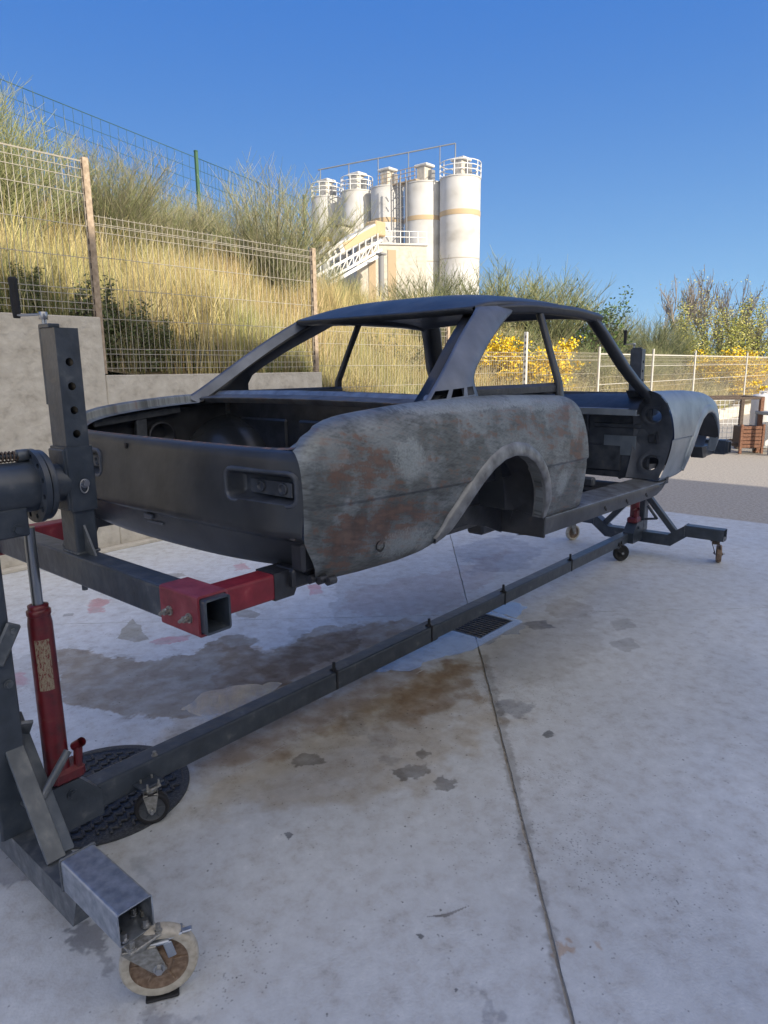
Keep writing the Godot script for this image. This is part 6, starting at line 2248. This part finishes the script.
func build_vegetation() -> void:
	# dry grass over the bank
	var grass := Node3D.new()
	grass.name = "dry_grass"
	add_child(grass)
	tag(grass, "tall dry golden grass covering the bank behind the mesh fence", "grass", "", "stuff")
	var straw := [Color(0.50, 0.40, 0.17), Color(0.58, 0.48, 0.23), Color(0.43, 0.34, 0.14), Color(0.38, 0.35, 0.13), Color(0.62, 0.53, 0.29), Color(0.28, 0.29, 0.10), Color(0.30, 0.21, 0.11)]
	var green := [Color(0.16, 0.20, 0.06), Color(0.20, 0.23, 0.08), Color(0.30, 0.28, 0.12), Color(0.12, 0.16, 0.05), Color(0.36, 0.31, 0.16)]
	var tufts := [tuft_mesh(401, 40, 0.66, 0.18, straw), tuft_mesh(402, 38, 0.92, 0.16, straw), tuft_mesh(403, 38, 0.42, 0.18, green), tuft_mesh(404, 34, 0.58, 0.17, straw + green)]
	var spots := [[], [], [], []]
	var tints := [[], [], [], []]
	rng.seed = 405
	var patch := noise(406, 0.5, 3)
	var hue := noise(407, 0.35, 3)
	for k in 19000:
		var x := -4.08 - pow(rng.randf(), 1.25) * 8.5
		var z := rng.randf_range(-3.5, 22.0)
		if k > 13500:
			x = -4.05 - rng.randf() * 1.6
			z = rng.randf_range(-2.5, 12.0)
		if x > -4.75 and z > -1.6 and z < 2.5 and rng.randf() < 0.9:
			continue
		var n := patch.get_noise_2d(x, z)
		var kind := 0 if n > 0.1 else (1 if n > -0.12 else 3)
		if x > -4.55 or z > 9.0:
			kind = 2 if rng.randf() < 0.4 else kind
		var s := rng.randf_range(0.7, 1.25)
		spots[kind].append(Transform3D(Basis(Vector3.UP, rng.randf() * TAU).scaled(Vector3(s, s * rng.randf_range(0.8, 1.2), s)), V(x, hill(x, z) - 0.03, z)))
		var v := rng.randf_range(0.62, 1.15)
		var gr := clampf(0.5 + hue.get_noise_2d(x, z) * 1.4, 0.0, 1.0)
		tints[kind].append(Color(v * lerpf(1.06, 0.92, gr), v * rng.randf_range(0.94, 1.03), v * rng.randf_range(0.80, 1.0) * lerpf(1.0, 0.92, gr)))
	for k in 4:
		var mm := MultiMesh.new()
		mm.transform_format = MultiMesh.TRANSFORM_3D
		mm.use_colors = true
		mm.mesh = tufts[k]
		mm.instance_count = spots[k].size()
		for i in spots[k].size():
			mm.set_instance_transform(i, spots[k][i])
			mm.set_instance_color(i, tints[k][i])
		var mi := MultiMeshInstance3D.new()
		mi.name = ["short_straw", "long_straw", "green_blades", "mixed_straw"][k]
		mi.multimesh = mm
		mi.material_override = M.grass_dry
		grass.add_child(mi)
	# brooms on the bank
	var grey_green := [Color(0.22, 0.25, 0.10), Color(0.28, 0.30, 0.13), Color(0.33, 0.34, 0.16), Color(0.17, 0.20, 0.08), Color(0.38, 0.36, 0.19)]
	var dry := [Color(0.34, 0.31, 0.20), Color(0.40, 0.36, 0.24), Color(0.28, 0.27, 0.15), Color(0.24, 0.26, 0.12), Color(0.44, 0.40, 0.27)]
	var olive := [Color(0.12, 0.15, 0.06), Color(0.16, 0.20, 0.08), Color(0.20, 0.23, 0.11), Color(0.24, 0.24, 0.13), Color(0.10, 0.12, 0.05)]
	var A := broom_mesh(501, 2.5, 1.25, 170, 46, grey_green, 0.0062)
	var B := broom_mesh(502, 2.3, 1.35, 160, 44, dry + grey_green, 0.0062)
	var C := broom_mesh(503, 2.6, 1.7, 170, 40, dry + grey_green, 0.0062)
	var D := broom_mesh(504, 2.6, 1.5, 120, 30, olive + grey_green, 0.011)
	var mats := [M.bark, M.broom]
	var names := ["stem", "twigs"]
	var g1 := "broom bushes on the bank"
	for q in [
		[A, -6.5, 0.9, 0.3, 0.86, "tall grey-green broom bush at the left edge of the picture, above the high wall"],
		[B, -7.3, 2.8, 1.2, 0.82, "grey straggly broom bush behind the tan fence post"],
		[B, -7.9, 4.1, 2.9, 0.72, "short grey broom bush left of the green fence post"],
		[C, -7.6, 6.1, 0.0, 0.98, "wide wispy broom bush between the green post and the silos"],
		[C, -9.4, 6.6, 2.0, 0.75, "wispy broom bush in front of the leftmost silo"],
		[A, -8.0, 0.2, 2.2, 0.82, "broom bush standing behind the tallest one by the high wall"],
		[B, -10.2, 5.2, 4.0, 0.9, "broom bush beyond the green fence post"],
		[A, -5.6, -1.2, 4.4, 0.8, "low broom bush just beyond the left picture edge"],
	]:
		plant("broom_bush", q[5], "bush", q[0], mats, names, V(q[1], hill(q[1], q[2]) - 0.05, q[2]), q[3], q[4], g1)
	# scrub beyond the lower fence
	var g2 := "scrub behind the lower fence"
	for q in [
		[D, -9.3, 16.4, 0.5, 1.25, "dark olive broom just right of the rightmost silo"],
		[D, -8.3, 17.5, 2.5, 1.22, "olive broom standing above the rear roof pillar"],
		[D, -10.5, 14.6, 1.5, 1.10, "olive broom half hidden by the car roof"],
		[D, -7.8, 20.0, 3.6, 1.05, "olive broom behind the leafy green bush"],
		[D, -7.2, 23.4, 0.9, 1.10, "rounded olive broom in line with the windscreen pillar"],
		[D, -7.9, 26.0, 5.0, 1.15, "olive broom beside the rounded one above the front wing"],
		[A, -12.6, 12.2, 1.0, 1.05, "grey-green broom in front of the mixing house"],
		[D, -6.4, 12.4, 2.2, 0.62, "low olive broom seen through the side window"],
		[A, -5.6, 14.8, 3.1, 0.60, "low grey-green broom seen below the windscreen pillar"],
		[D, -5.6, 18.2, 0.4, 0.60, "low olive broom just behind the pale wire fence"],
		[A, -6.2, 21.2, 1.9, 0.66, "low grey-green broom above the front wing"],
		[D, -5.4, 24.6, 2.7, 0.62, "low olive broom left of the yellow flowering bush"],
		[A, -6.8, 9.6, 5.2, 0.62, "low grey-green broom seen through the rear side window"],
		[D, -7.6, 30.0, 1.4, 0.9, "olive broom at the foot of the bare trees"],
	]:
		plant("broom_bush", q[5], "bush", q[0], mats, names, V(q[1], hill(q[1], q[2]) - 0.05, q[2]), q[3], q[4], g2)
	# low green shrubs hard against the back of the mesh fence
	var low_green := [Color(0.12, 0.16, 0.05), Color(0.16, 0.20, 0.07), Color(0.10, 0.13, 0.045), Color(0.20, 0.22, 0.10), Color(0.24, 0.22, 0.12)]
	var L1 := bush_mesh(611, 0.85, 0.36, 3000, low_green, 0.04)
	for q in [
		[-4.32, 1.02, 0.2, 1.05, "tallest green shrub behind the fence, right beside the tall tan post"],
		[-4.30, 1.36, 1.9, 0.90, "green shrub behind the fence, second right of the tall tan post"],
		[-4.34, 1.70, 3.3, 0.72, "green shrub behind the fence, third right of the tall tan post"],
		[-4.30, 2.05, 0.9, 0.55, "green shrub behind the fence, fourth right of the tall tan post"],
		[-4.30, 2.38, 2.4, 0.40, "smallest green shrub behind the fence, fifth right of the tall tan post"],
		[-4.34, 0.42, 4.0, 0.62, "green shrub on the high wall, first left of the tall tan post"],
		[-4.30, 0.05, 5.1, 0.58, "green shrub on the high wall, second left of the tall tan post"],
		[-4.34, -0.32, 1.2, 0.66, "green shrub on the high wall at the left picture edge"],
	]:
		plant("low_shrub", q[4], "shrub", L1, [M.bark, M.leaf], ["stem", "foliage"], V(q[0], hill(q[0], q[1]) - 0.05, q[1]), q[2], q[3], "green shrubs behind the mesh fence")
	# leafy and flowering bushes
	var leaf_green := [Color(0.06, 0.11, 0.025), Color(0.09, 0.15, 0.035), Color(0.13, 0.19, 0.05), Color(0.05, 0.08, 0.02)]
	var scrub := [Color(0.14, 0.15, 0.07), Color(0.20, 0.20, 0.10), Color(0.11, 0.13, 0.05), Color(0.26, 0.24, 0.14), Color(0.30, 0.27, 0.17)]
	var gold := [Color(0.78, 0.52, 0.01), Color(0.85, 0.62, 0.02), Color(0.68, 0.44, 0.01), Color(0.80, 0.66, 0.10)]
	var bm := [M.bark, M.leaf, M.petal]
	var bn := ["stem", "foliage", "blossom"]
	var E1 := bush_mesh(601, 2.6, 1.4, 2600, leaf_green, 0.09)
	var F1 := bush_mesh(602, 1.5, 1.1, 1300, scrub, 0.06, 6500, gold)
	var S1 := bush_mesh(603, 1.3, 1.5, 3000, scrub, 0.06)
	for q in [
		[E1, -7.2, 18.7, 0.0, 1.12, "leafy green bush rising above the brooms behind the side window", "leafy_bush"],
		[F1, -5.6, 9.9, 0.4, 1.0, "yellow flowering bush seen through the rear side window", "flowering_bush"],
		[F1, -4.9, 10.8, 2.1, 1.15, "yellow flowering bush seen beside the centre pillar", "flowering_bush"],
		[F1, -4.9, 23.6, 1.1, 1.35, "yellow flowering bush by the last fence post", "flowering_bush"],
		[F1, -4.6, 25.4, 3.3, 1.3, "yellow flowering bush at the right picture edge", "flowering_bush"],
		[S1, -5.8, 7.2, 0.0, 0.8, "low brown scrub bush seen through the rear window", "scrub_bush"],
		[S1, -6.4, 11.2, 1.7, 1.0, "brownish scrub bush seen through the door window", "scrub_bush"],
		[S1, -5.4, 13.2, 0.7, 0.9, "brownish scrub bush behind the windscreen pillar", "scrub_bush"],
		[S1, -5.6, 16.0, 2.7, 0.85, "scrub bush behind the second pale fence panel", "scrub_bush"],
		[S1, -5.4, 19.6, 4.0, 0.9, "scrub bush behind the pale fence above the front wing", "scrub_bush"],
		[S1, -5.3, 22.0, 5.0, 0.85, "scrub bush between the two pale fence posts", "scrub_bush"],
		[S1, -5.6, 28.0, 0.3, 1.0, "scrub bush behind the last stretch of pale fence", "scrub_bush"],
		[S1, -8.0, 28.0, 2.3, 1.3, "large scrub bush below the bare trees", "scrub_bush"],
	]:
		plant(q[6], q[5], "bush", q[0], bm, bn, V(q[1], hill(q[1], q[2]) - 0.05, q[2]), q[3], q[4], "bushes behind the lower fence")
	var bright := [Color(0.34, 0.34, 0.06), Color(0.42, 0.40, 0.09), Color(0.26, 0.29, 0.05), Color(0.48, 0.45, 0.18), Color(0.20, 0.23, 0.06)]
	var Y1 := bush_mesh(604, 2.4, 1.1, 5200, bright, 0.06)
	for q in [
		[-7.0, 26.8, 0.0, 1.45, "bright yellow-green bush below the bare trees, left of the fence post"],
		[-6.2, 28.4, 1.9, 1.6, "bright yellow-green bush above the last fence post"],
		[-5.6, 30.2, 3.0, 1.65, "bright yellow-green bush at the right picture edge"],
		[-6.0, 25.4, 4.4, 1.05, "small yellow-green bush between the pale fence posts"],
	]:
		plant("spring_bush", q[4], "bush", Y1, [M.bark, M.leaf], ["stem", "foliage"], V(q[0], hill(q[0], q[1]) - 0.05, q[1]), q[2], q[3], "yellow-green bushes at the far right")
	# slender bare trees with the first pale leaves
	var bud := [Color(0.38, 0.36, 0.07), Color(0.45, 0.42, 0.12), Color(0.30, 0.30, 0.06), Color(0.50, 0.47, 0.22)]
	var T1 := tree_mesh(701, 5.0, bud, 160, Color(0.24, 0.21, 0.18), 0.42)
	var T2 := tree_mesh(702, 4.6, bud, 900, Color(0.22, 0.20, 0.15), 0.36)
	var g3 := "slender trees at the far right"
	for q in [
		[T1, -8.9, 31.0, 0.0, 1.02, "bare slender tree standing left of the group at the right"],
		[T1, -8.2, 33.0, 1.4, 1.15, "tallest bare slender tree above the pale fence"],
		[T2, -7.0, 31.4, 2.2, 0.95, "slender tree with pale yellow-green leaves above the fence post"],
		[T1, -7.2, 34.8, 3.0, 1.1, "bare slender tree near the right picture edge"],
		[T2, -6.0, 33.4, 4.1, 1.0, "yellow-green slender tree at the right picture edge"],
		[T2, -8.0, 29.6, 5.0, 0.8, "short yellow-green tree behind the pale fence"],
		[T2, -5.6, 30.4, 0.9, 0.8, "short yellow-green tree over the flowering bush"],
	]:
		plant("slender_tree", q[5], "tree", q[0], [M.bark, M.leaf], ["trunk", "crown"], V(q[1], hill(q[1], q[2]) - 0.05, q[2]), q[3], q[4], g3)


# ------------------------------------------------------------------ things at the far end of the yard
func build_yard_things() -> void:
	var yaw := deg_to_rad(40.8)
	# mesh stillage; local x to the right, z towards the viewer
	var o := thing("mesh_stillage", "rusty steel stillage with wire mesh sides at the far end of the yard", "stillage", V(-1.55, 0, 11.95), yaw)
	var b := MB.new()
	for x in [-0.62, 0.5]:
		for z in [-0.35, 0.35]:
			b = MB.new()
			b.box(Vector3(x, 0.52, z), Vector3(0.07, 1.0, 0.07), 0.006)
			b.box(Vector3(x, 0.015, z), Vector3(0.12, 0.03, 0.12), 0.006)
			obj("leg", b, M.rusty if z > 0 else M.rusty_dark, o)
	b = MB.new()
	for z in [-0.35, 0.35]:
		b.box(Vector3(-0.06, 1.01, z), Vector3(1.2, 0.05, 0.05), 0.006)
		b.box(Vector3(-0.06, 0.16, z), Vector3(1.05, 0.05, 0.05), 0.006)
	for x in [-0.62, 0.5]:
		b.box(Vector3(x, 1.012, 0), Vector3(0.05, 0.045, 0.62), 0.006)
		b.box(Vector3(x, 0.162, 0), Vector3(0.05, 0.045, 0.62), 0.006)
	obj("frame", b, M.rusty_dark, o)
	b = MB.new()
	for k in 12:
		b.tube([Vector3(-0.56 + k * 0.09, 0.18, -0.35), Vector3(-0.56 + k * 0.09, 0.99, -0.35)], 0.006, 5, false)
	for k in 9:
		b.tube([Vector3(-0.6, 0.22 + k * 0.09, -0.35), Vector3(0.48, 0.22 + k * 0.09, -0.35)], 0.006, 5, false)
		b.tube([Vector3(-0.62, 0.22 + k * 0.09, -0.33), Vector3(-0.62, 0.22 + k * 0.09, 0.33)], 0.006, 5, false)
	obj("mesh_side", b, M.rail_white, o)
	# slatted rusty crate in it
	o = thing("slatted_crate", "red-brown slatted crate standing against the stillage leg", "crate", V(-1.30, 0, 11.72), yaw)
	for k in 6:
		b = MB.new()
		b.box(Vector3(0.24, 0.14 + k * 0.068, 0.20), Vector3(0.36, 0.058, 0.02), 0.004)
		obj("slat", b, M.rusty, o)
	b = MB.new()
	b.box(Vector3(0.24, 0.30, 0.0), Vector3(0.34, 0.40, 0.36), 0.01)
	obj("body", b, M.rusty_dark, o)
	for x in [0.04, 0.44]:
		b = MB.new()
		b.box(Vector3(x, 0.27, 0.20), Vector3(0.045, 0.54, 0.045), 0.004)
		obj("corner_post", b, M.rusty, o)
	# grey trestle table
	o = thing("steel_trestle", "grey steel trestle table cut by the right picture edge", "table", V(-0.75, 0, 11.95), yaw)
	b = MB.new()
	b.box(Vector3(0.5, 0.74, 0), Vector3(1.3, 0.06, 0.6), 0.008)
	obj("table_top", b, M.grey_paint, o)
	for x in [-0.12, 1.1]:
		for z in [-0.26, 0.26]:
			b = MB.new()
			b.box(Vector3(x, 0.355, z), Vector3(0.05, 0.71, 0.05), 0.006)
			obj("leg", b, M.grey_paint, o)
	b = MB.new()
	b.box(Vector3(0.5, 0.09, 0.26), Vector3(1.16, 0.045, 0.045), 0.006)
	b.box(Vector3(0.5, 0.09, -0.26), Vector3(1.16, 0.045, 0.045), 0.006)
	obj("stretcher", b, M.grey_paint, o)
	# white drum
	o = thing("plastic_drum", "tall white plastic drum behind the steel trestle", "drum", V(-1.1, 0, 12.9), yaw)
	b = MB.new()
	b.lathe([Vector2(0, 0.02), Vector2(0.20, 0.02), Vector2(0.22, 0.05), Vector2(0.225, 0.35), Vector2(0.235, 0.37), Vector2(0.225, 0.39), Vector2(0.225, 0.68), Vector2(0.235, 0.70), Vector2(0.225, 0.72), Vector2(0.22, 0.98), Vector2(0.19, 1.04), Vector2(0.0, 1.05)], 28)
	obj("body", b, M.plastic_white, o)
	b = MB.new()
	b.lathe([Vector2(0.0, 1.09), Vector2(0.05, 1.085), Vector2(0.055, 1.04), Vector2(0.055, 1.04)], 16)
	obj("cap", b, M.plastic_white, o)
	b = MB.new()
	b.tube([Vector3(-0.1, 1.04, 0), Vector3(-0.1, 1.10, 0), Vector3(0.06, 1.10, 0.1), Vector3(0.06, 1.04, 0.1)], 0.014, 6)
	obj("handle", b, M.plastic_white, o)
	# scrap of rubber under the near castor
	o = thing("rubber_strip", "flat black rubber strip under the near braked castor wheel", "strip", V(0.716, 0, -1.577), 1.0)
	b = MB.new()
	b.box(Vector3(0.0, 0.005, 0.0), Vector3(0.085, 0.008, 0.045), 0.003)
	obj("pad", b, M.rubber, o)
	# dark bin behind
	o = thing("dark_bin", "dark blue plastic bin beside the white drum", "bin", V(-0.55, 0, 13.3), yaw)
	b = MB.new()
	b.extrude(PackedVector2Array([Vector2(-0.22, 0), Vector2(0.22, 0), Vector2(0.28, 0.95), Vector2(-0.28, 0.95)]), Transform3D(Basis(), Vector3(0, 0.06, -0.3)), 0.55)
	obj("body", b, M.plastic_dark, o)
	b = MB.new()
	b.box(Vector3(0, 1.05, -0.02), Vector3(0.64, 0.06, 0.66), 0.02)
	obj("lid", b, M.plastic_dark, o)
	b = MB.new()
	for x in [-0.2, 0.2]:
		b.tube([Vector3(x - 0.03, 0.08, -0.3), Vector3(x + 0.03, 0.08, -0.3)], 0.08, 16)
	obj("wheel", b, M.rubber, o)
